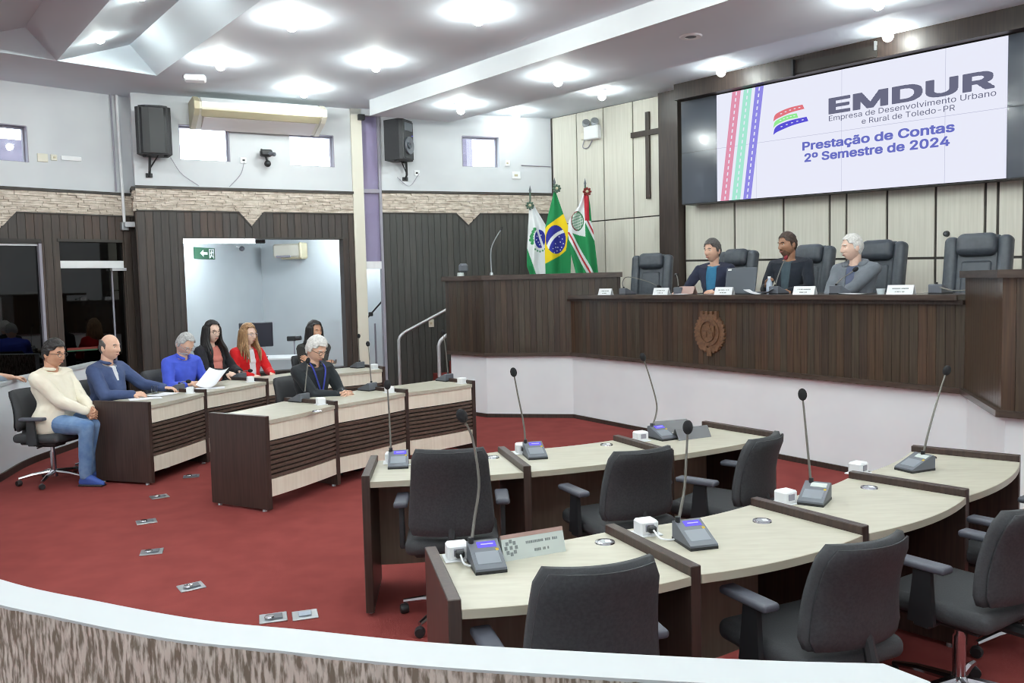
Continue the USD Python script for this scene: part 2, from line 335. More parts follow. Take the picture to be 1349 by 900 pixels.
# dark glazing in the left wall
t = thing('window', 'large dark window in the planked wall at the far left', None, kind='structure')
part(t, 'pane', WA.rect(-4.5, -1.27, 0.55, 2.52, -0.06, -0.05), 'dark_glass'); part(t, 'frame', WA.rect(-1.30, -1.265, 0.55, 2.53, -0.08, 0.03), 'frame_grey'); part(t, 'frame', WA.rect(-4.5, -1.27, 2.47, 2.50, -0.05, -0.02), 'steel_rail'); part(t, 'frame', WA.rect(-4.5, -1.265, 2.50, 2.56, -0.05, 0.03), 'groove_dark')
t = thing('door', 'dark glass door with a white closer bar in the left wall', None, kind='structure')
part(t, 'glass', WA.rect(-1.02, -0.2, 0.0, 2.17, -0.06, -0.05), 'dark_glass'); part(t, 'transom', WA.rect(-1.04, -0.2, 2.27, 2.53, -0.06, -0.05), 'dark_glass')
part(t, 'frame', WA.rect(-1.04, -0.2, 2.17, 2.27, -0.09, 0.02), 'white_plastic', label='white horizontal closer bar'); part(t, 'closer', WA.rect(-0.38, -0.18, 2.13, 2.17, -0.02, 0.06), 'steel_rail')
part(t, 'frame', WA.rect(-0.36, -0.34, 0.0, 2.17, -0.07, -0.03), 'frame_grey'); part(t, 'frame', WA.rect(-1.06, -0.2, 2.53, 2.57, 0, 0.03), 'joint_dark'); part(t, 'handle', tube([WA.p(-0.42, 0.75, -0.02), WA.p(-0.42, 1.05, -0.02)], 0.012), 'chrome')
# dark lobby behind the left wall
t = thing('wall_lobby', 'dark lobby behind the glass door and window', None, kind='structure')
part(t, 'wall', WA.rect(-9, 0.0, -0.1, 2.9, -2.3, -2.2), 'groove_dark'); part(t, 'ceiling', WA.rect(-9, 0.0, 2.75, 2.85, -2.3, -0.2), 'groove_dark'); part(t, 'wall', WA.rect(-0.05, 0.05, -0.1, 2.9, -2.3, -0.2), 'groove_dark'); part(t, 'wall', WA.rect(-9.05, -8.95, -0.1, 2.9, -2.3, -0.2), 'groove_dark')
part(t, 'rail', tube([WA.p(-4.0, 0.93, -0.5), WA.p(-0.3, 0.93, -0.5)], 0.02), 'steel_rail')
t = thing('door_tape', 'green and red safety tape strip across the dark glass door', 'tape'); part(t, 'green_strip', WA.rect(-1.0, -0.6, 1.02, 1.04, -0.045, -0.035), 'sign_green'); part(t, 'red_strip', WA.rect(-1.0, -0.6, 1.04, 1.07, -0.045, -0.035), 'carpet')
# side room behind the opening
Cr = np.array([-4.53, 15.6]); Ws1 = Wall((-5.05, 12.6), Cr - np.array([-5.05, 12.6]), 1); Ws2 = Wall(Cr, (0.97, -0.2), 1)
t = thing('wall_side_room', 'pale blue walls of the bright side room', None, kind='structure')
L1 = float(np.linalg.norm(Cr - np.array([-5.05, 12.6])))
part(t, 'wall', Ws1.rect(-0.12, L1, 0, 2.75, -0.1, 0), 'side_room_paint'); part(t, 'wall', Ws2.rect(-0.1, 4.2, 0, 2.75, -0.1, 0), 'side_room_paint')
part(t, 'wall', prism([(-0.55, 14.47), (-0.45, 14.51), (-0.45, 14.78), (-0.55, 14.78)], 0, 2.75), 'side_room_paint'); part(t, 'ceiling', prism([(-5.45, 12.2), (-2.5, 13.75), (0.6, 14.9), (0.6, 15.2), (-4.6, 15.75)], 2.75, 2.82), 'fascia_white')
part(t, 'baseboard', Ws2.rect(0, 4.2, 0, 0.1, 0, 0.015), 'frame_grey')
# right-hand shell: cream panels behind the flags, pillar, screen wall
t = thing('wall_back_right', 'cream panelled wall with dark joints behind the flags', None, kind='structure')
LP = float(np.linalg.norm(CP - PP)); part(t, 'backing', WP.rect(-0.3, LP, 0, CEIL, -0.2, 0), 'joint_dark')
for a, b in ((0.03, 0.62), (0.62, 1.21), (1.21, 1.78), (1.78, LP - 0.05)):
    for z0, z1 in ((0.9, 2.80), (2.80, CEIL)): part(t, 'panel', WP.rect(a + 0.011, b - 0.011, z0 + 0.01, z1 - 0.01, 0, 0.02), 'panel_cream')
t = thing('wall_screen', 'cream panelled wall with dark joints behind the dais chairs', None, kind='structure')
part(t, 'backing', WS.rect(0, 9.0, -0.2, 4.95, -0.2, 0), 'joint_dark')
cs = [0.36, 1.27, 2.07, 2.75, 2.98, 3.51, 4.09, 4.63, 4.76, 5.02, 5.7, 6.4, 7.1, 7.8, 8.5]
for a, b in zip(cs[:-1], cs[1:]):
    for z0, z1 in ((0.9, 2.105), (2.105, 4.8)): part(t, 'panel', WS.rect(a + 0.016, b - 0.016, z0 + 0.014, z1 - 0.014, 0, 0.02), 'panel_cream')
struct('trim', WS.rect(-0.02, 0.36, 0.9, 4.75, 0.0, 0.16), 'wood_dark', 'dark wood pillar between the cross and the video wall')
t = thing('trim', 'dark wood bulkhead boxed in above the video wall', None, kind='structure'); part(t, 'board', WS.rect(0.55, 7.5, 4.375, 4.95, 0.02, 0.44), 'wood_dark')
part(t, 'slot', WS.rect(2.52, 3.62, 4.39, 4.52, 0.44, 0.455), 'joint_dark', label='dark recessed slot'); part(t, 'bracket', WS.rect(2.52, 2.545, 4.36, 4.56, 0.44, 0.49), 'black_plastic'); part(t, 'bracket', WS.rect(3.60, 3.62, 4.46, 4.56, 0.44, 0.48), 'steel_rail')
S_end = PP + WS.d * 9.0
struct('wall_right', prism([tuple(S_end), (7.9, 5.8), (7.9, -3.0), (8.1, -3.0), (8.1, 6.0)], -0.05, CEIL), 'wall_white', 'plain white wall at the right, outside the picture')
struct('wall_rear', prism([(-12.2, -3.2), (8.1, -3.2), (8.1, -3.0), (-12.2, -3.0)], -0.05, CEIL), 'wall_white', 'plain white wall behind the viewer')
A_end = C3b - WA.d * 9.0
struct('wall_side', prism([tuple(A_end), (-12.0, -3.0), (-12.2, -3.0), (-12.2, 6.3)], -0.05, CEIL), 'wall_white', 'plain white wall far left, outside the picture')

# ceiling: flat plate with a folded bay, a dropped band and a slightly falling strip along the screen wall
K0 = np.array([-4.51, 11.23]); fd = np.array([0.613, -0.79]); fs = np.array([-0.86, -0.81])
fold_area = Polygon([tuple(K0), tuple(K0 + fd * 14), tuple(K0 + fd * 14 + fs * 6), tuple(K0 + fs * 6)])
bk0, bk1 = np.array([-0.903, 13.615]), np.array([6.9, 5.2])
strip = Polygon([tuple(PP + np.array([0.15, 0.2])), tuple(S_end + np.array([0.2, 0.15])), (8.6, 4.6), (6.9, 5.2), (2.05, 10.37), (0.9, 11.65)])
allc = Polygon([(-12.3, -3.3), (8.3, -3.3), (8.6, 6.5), tuple(S_end + 0.2), tuple(PP + 0.2), tuple(CP + 0.25), tuple(C2 + np.array([-0.1, 0.25])), tuple(C3b + np.array([-0.1, 0.2])), tuple(A_end + np.array([-0.2, 0.2]))])
struct('ceiling', prism(allc.difference(fold_area).difference(strip), CEIL, CEIL + 0.06), 'ceiling_paint', 'grey-white flat ceiling with round lamps')
m = prism(strip, 0, 0.05); v = np.array(m.vertices); v[:, 2] += CEIL + np.minimum(0, -0.027 * ((v[:, :2] - PP) @ WS.d)); m.vertices = v
struct('ceiling_strip', m, 'ceiling_paint', 'pale ceiling strip between the dropped band and the video wall')
struct('ceiling_band', prism([(-2.037, 12.962), tuple(bk0), tuple(bk1), (4.6, 5.0), (1.73, 8.449)], 4.37, CEIL + 0.05), 'ceiling_paint', 'dropped ceiling band running across above the dais')
ff = np.array([(-2.037, 12.962), (1.73, 8.449), (4.6, 5.0)])
for a, b in ((0, 1), (1, 2)):
    wf = Wall(ff[a], ff[b] - ff[a], 1); struct('ceiling_fascia', wf.rect(0, float(np.linalg.norm(ff[b] - ff[a])), 4.368, CEIL + 0.01, 0.0, 0.012), 'fascia_white', 'white upright edge of the dropped ceiling band')
t = thing('ceiling_folds', 'folded white ceiling bay of sloping faces at upper left', None, kind='structure')
for i in range(5):
    a, r_, b = K0 + fs * i, K0 + fs * (i + 0.27), K0 + fs * (i + 1); zr = CEIL + 0.335
    for (p0, z0), (p1, z1), nm in (((a, CEIL), (r_, zr), 'steep_face'), ((r_, zr), (b, CEIL), 'gentle_face')):
        q = [np.r_[p0, z0], np.r_[p1, z1], np.r_[p1 + fd * 14, z1], np.r_[p0 + fd * 14, z0]]; V = np.array(q + [x + (0, 0, 0.03) for x in q])
        part(t, nm, trimesh.convex.convex_hull(V), 'fold_paint')
    g = Wall(a, b - a, 1); L = float(np.linalg.norm(b - a))
    part(t, 'gable', g.prism(Polygon([(0, CEIL), (L, CEIL), (L * 0.27, zr)]), -0.02, 0.0), 'fold_paint')

# low curved audience wall (balustrade), white inside and on top, rough render outside
inner = [(-5.25, 10.9), (-5.19, 10.0), (-5.2, 9.06), (-5.04, 8.24), (-4.84, 7.3), (-4.45, 6.2), (-3.85, 5.0), (-3.05, 3.85), (-2.28, 3.05), (-1.589, 2.568), (-1.178, 2.356), (-0.837, 2.206), (-0.549, 2.124), (-0.23, 2.032), (0.16, 1.955), (0.545, 1.89), (0.815, 1.858)]
ic = bez(inner, 8); tt = np.gradient(ic, axis=0); tt /= np.linalg.norm(tt, axis=1, keepdims=True); nn = np.c_[tt[:, 1], -tt[:, 0]]
oc = ic + nn * 0.125
tail_i = [(0.875, 1.769), (0.93, 1.2)]; tail_o = [(0.80, 1.2), (0.76, 1.70)]
body = Polygon([tuple(p) for p in ic] + tail_i + tail_o + [tuple(p) for p in oc[::-1]])
t = thing('balustrade', 'low curved wall with a smooth white top and rough grey render outside', 'low wall', kind='structure')
part(t, 'inner_wall', prism(body.buffer(-0.012), 0, 0.92), 'base_white'); part(t, 'coping', prism(body, 0.915, 0.95), 'coping_white', label='smooth white coping')
# rough outer skin as displaced sheet
o2 = np.vstack([oc + nn * 0.0, np.array(tail_o[::-1])]); seg = np.r_[0, np.cumsum(np.linalg.norm(np.diff(o2, axis=0), axis=1))]
S = np.arange(0, seg[-1], 0.008); Z = np.linspace(0.0, 0.946, 60); px = np.interp(S, seg, o2[:, 0]); py = np.interp(S, seg, o2[:, 1])
g2 = np.gradient(np.c_[px, py], axis=0); g2 /= np.linalg.norm(g2, axis=1, keepdims=True); n2 = np.c_[g2[:, 1], -g2[:, 0]]
SS, ZZ = np.meshgrid(S, Z, indexing='ij'); d = 0.002 + 0.009 * meshkit.fbm(np.stack([SS * 70, ZZ * 18, SS * 0], -1), 3, 3)
V = np.stack([px[:, None] + n2[:, 0:1] * d, py[:, None] + n2[:, 1:2] * d, ZZ], -1).reshape(-1, 3); nz = len(Z)
I, J = np.meshgrid(np.arange(len(S) - 1), np.arange(nz - 1), indexing='ij'); q = np.stack([I * nz + J, I * nz + J + 1, (I + 1) * nz + J + 1, (I + 1) * nz + J], -1).reshape(-1, 4)
part(t, 'render_coat', trimesh.Trimesh(V, np.vstack([q[:, [0, 1, 2]], q[:, [0, 2, 3]]]), process=False), 'grafiato', smooth=True, label='rough grey-brown scratched render')
bs = Polygon([tuple(p) for p in ic - nn * 0.012] + [tuple(p) for p in (ic + nn * 0.01)[::-1]])
struct('baseboard_left', prism(bs, 0, 0.07), 'wood_dark', 'dark baseboard along the inside of the low curved wall')
struct('floor_strip', prism(LineString([(1.0, 2.95), (1.75, 3.55), (2.7, 3.45)]).buffer(0.0001), 0, 0.001) if False else rbox((2.15, 3.62, 0.006), (1.9, 0.03, 0.012), 0.003, -0.06), 'steel_rail', 'thin metal floor strip on the carpet at the right')

# ------------------------------------------------------------------ lamps
def lamp_parts(t, glow):
    part(t, 'ring', lathe([(0.075, -0.012), (0.10, -0.014), (0.112, -0.004), (0.112, 0.0), (0.07, 0.0), (0.075, -0.012)], 28), 'white_plastic', 40)
    part(t, 'socket', lathe([(0, -0.055), (0.03, -0.055), (0.035, 0.0), (0, 0.0)], 16), 'white_plastic', 40)
    part(t, 'bulb', mv(trimesh.creation.icosphere(3, 0.055), (0, 0, -0.085)), glow, True)
lamp0 = None
soft0 = None
def lamp(x, y, z, label, group='round ceiling lamps', soft_=False):
    global lamp0, soft0
    if soft_ and soft0 is None:
        soft0 = thing('ceiling_lamp', label, 'ceiling lamp', (x, y, z), 0, group); lamp_parts(soft0, 'bulb_soft'); return
    if soft_: dup(soft0, 'ceiling_lamp', (x, y, z), 0, label, 'ceiling lamp', group); return
    if lamp0 is None:
        lamp0 = thing('ceiling_lamp', label, 'ceiling lamp', (x, y, z), 0, group)
        lamp_parts(lamp0, 'bulb_glow')
    else: dup(lamp0, 'ceiling_lamp', (x, y, z), 0, label, 'ceiling lamp', group)
seen = [(-2.193, 8.992, 'round lamp on the main ceiling beside the folded bay, nearest the viewer'), (-3.435, 10.486, 'round lamp on the main ceiling above the white wireless box'), (-1.599, 10.726, 'round lamp in the middle of the main ceiling between four others'), (-2.809, 12.055, 'round lamp on the main ceiling above the right end of the air conditioner'), (-0.267, 8.937, 'round lamp on the main ceiling nearest the white fascia at the top edge')]
for x, y, l in seen: lamp(x, y, CEIL, l)
for x, y, l in ((-0.648, 12.293, 'round lamp on the dropped band above the right speaker'), (0.642, 10.71, 'round lamp in the middle of the dropped band'), (3.413, 7.971, 'round lamp on the dropped band cut by the top edge')): lamp(x, y, 4.37, l)
for x, y, l in ((0.154, 14.0, 'round lamp on the ceiling strip above the small high window'), (1.40, 12.692, 'round lamp on the ceiling strip above the emergency light'), (2.777, 11.204, 'round lamp on the ceiling strip at the left end of the video wall'), (4.181, 9.51, 'round lamp on the ceiling strip above the EMDUR lettering')):
    k = -0.027 * max(0, float((np.array([x, y]) - PP) @ WS.d)); lamp(x, y, CEIL + k, l, soft_=True)
lamp(-4.62, 9.95, CEIL + 0.20, 'round lamp on the folded white ceiling bay beside its far gable')
lamp(-3.55, 8.55, CEIL + 0.20, 'round lamp on the folded white ceiling bay at the top edge')
off = [(1.05, 7.2), (-0.95, 7.45), (2.3, 5.5), (5.3, 7.9)] + [(x, y) for x in (-3.4, -1.7, 0.0, 1.7, 3.4, 5.4) for y in (5.6, 3.9, 2.2, 0.4, -1.4)] + [(-6.4, 7.2), (-5.2, 5.2), (-6.6, 3.4), (-5.2, 1.4), (-8.6, 4.6), (-8.4, 0.6)]
for x, y in off:
    w_ = np.linalg.solve(np.c_[fd, fs], np.array([x, y]) - K0); k_ = w_[1] % 1.0
    fz = 0.0 if not (w_[0] > 0 and 0 < w_[1] < 5) else (0.335 * k_ / 0.27 if k_ < 0.27 else 0.335 * (1 - k_) / 0.73)
    lamp(x, y, CEIL + fz, 'round ceiling lamp outside the picture, nearer the viewer', 'ceiling lamps outside the picture')
t = thing_at('ceiling_vent', 'small round vent in the dropped ceiling band', 'vent', (1.955, 9.169, 4.37)); part(t, 'ring', mv(lathe([(0.06, -0.012), (0.11, -0.014), (0.12, 0), (0.06, 0), (0.06, -0.012)], 28), (1.955, 9.169, 4.37)), 'white_plastic', 40); part(t, 'grille', mv(lathe([(0, -0.008), (0.062, -0.008), (0.062, 0), (0, 0)], 20), (1.955, 9.169, 4.37)), 'mic_grey', 40)
t = thing_at('wireless_box', 'white wireless network box on the main ceiling near the folded bay', 'network box', (-4.03, 11.28, 4.6)); part(t, 'body', rbox((-4.03, 11.28, 4.565), (0.27, 0.2, 0.07), 0.02, 0.3), 'white_plastic'); part(t, 'bracket', rbox((-4.14, 11.26, 4.585), (0.08, 0.1, 0.03), 0.005, 0.3), 'frame_grey')
t = thing_at('tube_lamp', 'glowing tube lamp under the head of the wide opening', 'tube lamp', (-4.2, 12.75, 2.62))
a, b = WB.p(0.62, 2.545, -0.26), WB.p(1.66, 2.545, -0.26); part(t, 'tube', cyl(a, b, 0.026, 12), 'tube_glow'); part(t, 'holder', rbox(WB.p(1.73, 2.55, -0.26), (0.16, 0.07, 0.06), 0.01, math.atan2(WB.d[1], WB.d[0])), 'black_plastic'); part(t, 'hanger', rbox(WB.p(1.73, 2.66, -0.26), (0.03, 0.03, 0.2), 0.005), 'frame_grey')
t = thing_at('tube_lamp', 'second tube lamp on the side room ceiling, hidden behind the wall head', 'tube lamp', (-2.6, 14.4, 2.75))
part(t, 'tube', cyl((-3.3, 14.6, 2.69), (-1.9, 14.7, 2.69), 0.026, 12), 'tube_glow'); part(t, 'holder', rbox((-2.6, 14.65, 2.735), (1.5, 0.09, 0.03), 0.005, 0.07), 'white_plastic')

# ------------------------------------------------------------------ things on the walls
def ang(w): return math.atan2(w.d[1], w.d[0])
t = thing_at('air_conditioner', 'long cream ceiling-mounted air conditioner high on the wall over the opening', 'air conditioner', WB.p(1.72, 4.3, 0.25))
prof = Polygon([(0.0, 4.50), (0.46, 4.50), (0.60, 4.42), (0.60, 4.33), (0.48, 4.26), (0.08, 4.14), (0, 4.16)])
def along(w, poly, s0, s1):
    """Extrude a profile drawn in (out, z) along the wall."""
    m = prism(poly, 0, s1 - s0); v = np.array(m.vertices); P = np.array([w.p(s0 + c, z, o) for o, z, c in v]); r = trimesh.Trimesh(P, m.faces, process=False)
    if r.volume < 0: r.invert()
    return r
part(t, 'body', along(WB, prof, 0.83, 2.54), 'beige_plastic'); part(t, 'end_cap', along(WB, prof.buffer(0.012, join_style=2), 0.76, 0.83), 'beige_dark'); part(t, 'end_cap', along(WB, prof.buffer(0.012, join_style=2), 2.54, 2.61), 'beige_plastic')
part(t, 'louver', along(WB, Polygon([(0.485, 4.257), (0.608, 4.325), (0.612, 4.315), (0.49, 4.244)]), 0.86, 2.51), 'beige_dark'); part(t, 'intake', along(WB, Polygon([(0.10, 4.132), (0.46, 4.245), (0.46, 4.238), (0.10, 4.124)]), 0.9, 2.48), 'ac_under'); part(t, 'front_panel', along(WB, Polygon([(0.47, 4.498), (0.604, 4.422), (0.604, 4.35), (0.612, 4.35), (0.612, 4.426), (0.475, 4.508)]), 0.86, 2.51), 'white_plastic')
def speaker(w, s, zb, h, wd, yaw, label, front):
    t = thing_at('loudspeaker', label, 'loudspeaker', w.p(s, zb, 0.3)); R = ang(w) + yaw
    pl = Polygon([(-wd / 2, 0.0), (-wd * 0.34, -0.30), (wd * 0.34, -0.30), (wd / 2, 0.0), (wd * 0.42, 0.045), (-wd * 0.42, 0.045)])
    def P(m): return mv(m, w.p(s, zb, 0.33), R)
    cab = prism(pl.buffer(-0.012).buffer(0.012), 0.0, h); part(t, 'cabinet', P(cab), 'black_soft')
    if front:
        part(t, 'grille', P(prism(Polygon([(-wd * 0.42, 0.02), (-wd * 0.30, 0.075), (wd * 0.10, 0.085), (wd * 0.30, 0.075), (wd * 0.42, 0.02)]), 0.012, h - 0.012)), 'black_plastic'); part(t, 'crown', P(prism(Polygon([(-wd * 0.42, -0.2), (-wd * 0.40, 0.02), (-wd * 0.2, 0.07), (wd * 0.2, 0.07), (wd * 0.40, 0.02), (wd * 0.42, -0.2)]), h - 0.005, h + 0.02)), 'black_soft')
    else:
        bf = Wall((0, 0), (1, 0), -1)
        part(t, 'baffle', P(rbox((0, 0.05, h / 2), (wd * 0.84, 0.02, h * 0.94), 0.006)), 'black_plastic')
        for nm, z, r in (('woofer', h * 0.36, wd * 0.34), ('dust_cap', h * 0.36, wd * 0.12)):
            part(t, nm, P(mv(lathe([(r * 0.25, 0.0), (r * 0.9, 0.03), (r, 0.025), (r, 0), (r * 0.25, 0)], 28), (0, 0.06, z), rx=-PI / 2)), 'mic_grey' if nm == 'woofer' else 'laptop_grey', 40)
        part(t, 'horn', P(rbox((0, 0.062, h * 0.82), (wd * 0.6, 0.02, h * 0.2), 0.008)), 'laptop_grey'); part(t, 'led', P(mv(trimesh.creation.icosphere(1, 0.008), (-wd * 0.3, 0.065, h * 0.62))), 'lcd_blue')
    for k in (-1, 1): part(t, 'foot', P(rbox((wd * 0.3 * k, -0.1, -0.012), (0.05, 0.05, 0.025), 0.006)), 'black_plastic')
    b0, b1 = w.p(s - 0.06, zb - 0.26, 0.02), w.p(s - 0.03, zb, 0.2)
    part(t, 'bracket', tube([b0 + (0, 0, 0.0), w.p(s - 0.06, zb - 0.2, 0.13), w.p(s - 0.05, zb - 0.0, 0.16)], 0.018, 8), 'black_plastic'); part(t, 'bracket', tube([w.p(s - 0.05, zb - 0.16, 0.13), w.p(s + 0.05, zb, 0.24)], 0.01, 6), 'black_plastic'); part(t, 'wall_plate', rbox(w.p(s - 0.06, zb - 0.25, 0.012), (0.09, 0.024, 0.06), 0.004, ang(w)), 'black_plastic')
    return t
speaker(WB, 0.25, 3.71, 0.64, 0.46, PI - 0.15, 'black loudspeaker with a covered front left of the high windows', True)
speaker(WC, 2.62, 3.78, 0.62, 0.40, 0.85, 'black loudspeaker with exposed cone on the wall right of the white post', False)
def wire(label, pts, r=0.006, m='frame_grey', cat='cable', name='cable'):
    return single(name, tube(bez(pts, 8), r, 6), m, label, cat, True)
wire('thin grey cable drooping from the left loudspeaker to the wall trim', [WB.p(0.48, 3.72, 0.05), WB.p(0.62, 3.5, 0.03), WB.p(0.85, 3.33, 0.04)], 0.005)
wire('thin grey cable hanging from the outlet between the high windows', [WB.p(1.50, 3.70, 0.02), WB.p(1.44, 3.52, 0.03), WB.p(1.27, 3.33, 0.04)], 0.005)
wire('thin grey cable under the right loudspeaker', [WC.p(2.70, 3.55, 0.05), WC.p(2.5, 3.42, 0.03), WC.p(2.33, 3.62, 0.03)], 0.005)
def plate(w, s, z, ww, hh, label, m='white_plastic', hole=True, cat='outlet', name='wall_outlet', d=0.016):
    t = thing_at(name, label, cat, w.p(s, z, 0.0)); part(t, 'cover', rbox(w.p(s, z, d / 2 + 0.001), (ww, d, hh), 0.004, ang(w)), m)
    if hole: part(t, 'socket', rbox(w.p(s + 0.005, z, d + 0.002), (ww * 0.4, 0.008, hh * 0.3), 0.002, ang(w)), 'black_plastic' if hole == 'dark' else 'beige_dark')
    return t
plate(WB, 1.49, 3.73, 0.09, 0.09, 'white wall outlet between the high windows left of the dark camera', hole='dark')
plate(WC, 2.36, 3.63, 0.09, 0.09, 'white wall outlet with a dark socket right of the second loudspeaker', hole='dark')
plate(WC, 0.80, 3.83, 0.08, 0.10, 'upper white wall plate right of the small window'); plate(WC, 0.65, 3.63, 0.15, 0.12, 'lower larger white box on the wall near the flags')
wire('thin surface duct on the back wall beside the cream panels', [WC.p(0.55, 3.80, 0.008), WC.p(0.3, 3.795, 0.008), WC.p(0.02, 3.79, 0.008)], 0.009, 'frame_grey', 'duct', 'wall_duct')
plate(WA, -1.18, 3.645, 0.13, 0.11, 'plain cream blanking plate right of the far left window', 'beige_plastic', False, 'plate', 'blank_plate'); plate(WA, -1.04, 3.66, 0.08, 0.08, 'small cream switch beside the blanking plate', 'beige_plastic', True, 'switch', 'wall_switch')
plate(WA, -0.82, 3.665, 0.26, 0.06, 'long white wall label holder left of the conduit', 'white_plastic', False, 'holder', 'label_holder')
plate(WC, 2.20, 1.20, 0.09, 0.13, 'pale wall outlet on the grey-brown planks under the handrail', 'beige_plastic', True)
t = thing_at('conduit', 'white conduit pipe running down the wall corner at left to a small box', 'conduit', WA.p(-0.19, 3.6, 0.03)); part(t, 'pipe', tube([WA.p(-0.19, CEIL, 0.05), WA.p(-0.17, 2.82, 0.05)], 0.021, 10), 'white_plastic', 40); part(t, 'junction_box', rbox(WA.p(-0.17, 2.76, 0.045), (0.1, 0.08, 0.12), 0.008, ang(WA)), 'steel_plate'); part(t, 'pipe', tube([WA.p(-0.26, CEIL, 0.03), WA.p(-0.25, 3.25, 0.03)], 0.012, 8), 'frame_grey')
t = thing_at('wall_camera', 'dark video camera on a bracket between the high windows', 'camera', WB.p(1.78, 3.8, 0.1)); R = ang(WB)
part(t, 'body', mv(softbox((0, 0, 0), (0.17, 0.14, 0.1), 0.03), WB.p(1.80, 3.83, 0.14), R), 'black_plastic', 40); part(t, 'lens', cyl(WB.p(1.83, 3.82, 0.18), WB.p(1.90, 3.80, 0.26), 0.03), 'mic_grey'); part(t, 'head', mv(trimesh.creation.icosphere(2, 0.05), WB.p(1.82, 3.68, 0.12)), 'black_plastic', True); part(t, 'arm', tube([WB.p(1.76, 3.9, 0.01), WB.p(1.78, 3.86, 0.1), WB.p(1.82, 3.70, 0.12)], 0.016, 8), 'black_plastic')
t = thing_at('exit_sign', 'green exit sign with a white arrow on the side room wall', 'sign', Ws1.p(1.0, 2.4, 0.02)); s0 = 0.76
Lw = lambda a, b, c, d_, o0, o1: Ws1.rect(a, b, c, d_, o0, o1)
part(t, 'board', Lw(s0, s0 + 0.62, 2.32, 2.50, 0.0, 0.015), 'sign_green'); part(t, 'arrow', Ws1.prism(Polygon([(s0 + 0.16, 2.41), (s0 + 0.26, 2.465), (s0 + 0.26, 2.43), (s0 + 0.38, 2.43), (s0 + 0.38, 2.39), (s0 + 0.26, 2.39), (s0 + 0.26, 2.355)]), 0.015, 0.02), 'white_plastic')
fr = sbox(s0 + 0.44, 2.335, s0 + 0.58, 2.485).difference(sbox(s0 + 0.455, 2.335, s0 + 0.565, 2.475)); man = unary_union([shapely.Point(s0 + 0.51, 2.455).buffer(0.014), LineString([(s0 + 0.51, 2.435), (s0 + 0.505, 2.395)]).buffer(0.013), LineString([(s0 + 0.505, 2.395), (s0 + 0.47, 2.35)]).buffer(0.009), LineString([(s0 + 0.505, 2.395), (s0 + 0.54, 2.36)]).buffer(0.009), LineString([(s0 + 0.475, 2.42), (s0 + 0.545, 2.43)]).buffer(0.008)])
part(t, 'pictogram', Ws1.prism(fr.union(man), 0.015, 0.02), 'white_plastic')
t = thing_at('split_unit', 'small boxy cream air conditioner high in the side room corner', 'air conditioner', Ws2.p(0.6, 2.5, 0.1)); part(t, 'body', rbox(Ws2.p(0.66, 2.49, 0.20), (0.52, 0.26, 0.24), 0.03, ang(Ws2)), 'beige_plastic'); part(t, 'louver', rbox(Ws2.p(0.60, 2.39, 0.31), (0.28, 0.05, 0.04), 0.008, ang(Ws2)), 'frame_grey'); part(t, 'end_cap', rbox(Ws2.p(0.92, 2.49, 0.20), (0.06, 0.27, 0.28), 0.02, ang(Ws2)), 'beige_dark'); part(t, 'drip_tray', rbox(Ws2.p(0.74, 2.355, 0.2), (0.4, 0.2, 0.03), 0.01, ang(Ws2)), 'beige_dark')
t = thing_at('sensor', 'small dark ceiling sensor inside the side room', 'sensor', Ws1.p(2.6, 2.6, 0.1)); part(t, 'body', mv(trimesh.creation.icosphere(2, 0.045), Ws1.p(2.14, 2.52, 0.10)), 'mic_grey', True); part(t, 'arm', tube([Ws1.p(2.14, 2.56, 0.0), Ws1.p(2.14, 2.53, 0.08)], 0.012), 'white_plastic')
t = thing_at('monitor', 'dark flat monitor standing in the side room behind the woman in red', 'monitor', (-4.1, 13.1, 0)); part(t, 'screen', rbox((-3.96, 13.2, 1.12), (0.50, 0.05, 0.38), 0.01, 0.2), 'monitor_dark'); part(t, 'stand', tube([(-3.96, 13.25, 0.75), (-3.96, 13.24, 1.0)], 0.03), 'black_plastic'); part(t, 'base', rbox((-3.96, 13.25, 0.76), (0.26, 0.2, 0.02), 0.005), 'black_plastic')
t = thing_at('side_table', 'plain white table in the side room holding the monitor', 'table', (-3.7, 13.5, 0)); part(t, 'tabletop', rbox((-3.7, 13.5, 0.735), (1.2, 0.6, 0.03), 0.004), 'white_plastic'); [part(t, 'leg', box((-3.7 + i * 0.55, 13.5 + j * 0.25, 0.36), (0.04, 0.04, 0.72)), 'frame_grey') for i in (-1, 1) for j in (-1, 1)]
t = thing_at('tripod_camera', 'small black camera on a stand inside the side room', 'camera', (-3.35, 14.0, 0)); part(t, 'body', rbox((-3.62, 14.0, 1.00), (0.14, 0.09, 0.08), 0.01), 'black_plastic'); part(t, 'lens', cyl((-3.54, 13.99, 1.0), (-3.46, 13.98, 1.01), 0.035), 'black_plastic'); part(t, 'pole', tube([(-3.58, 14.0, 0.0), (-3.58, 14.0, 0.97)], 0.012), 'frame_grey')
t = thing_at('boom_stand', 'thin black microphone boom seen through the narrow slot', 'microphone stand', (-1.9, 14.4, 0)); part(t, 'pole', tube([(-2.30, 14.35, 0), (-2.30, 14.35, 1.2)], 0.015), 'frame_grey'); part(t, 'boom', tube([(-2.42, 14.35, 1.3), (-2.0, 14.35, 1.75)], 0.014), 'black_plastic'); part(t, 'clamp', rbox((-2.36, 14.33, 1.36), (0.07, 0.05, 0.07), 0.01), 'black_plastic')
t = thing_at('emergency_light', 'white twin-head emergency light on the cream panels left of the cross', 'emergency light', WP.p(1.4, 4.3, 0.1)); part(t, 'box', rbox(WP.p(1.40, 4.22, 0.07), (0.30, 0.1, 0.22), 0.015, ang(WP)), 'white_plastic')
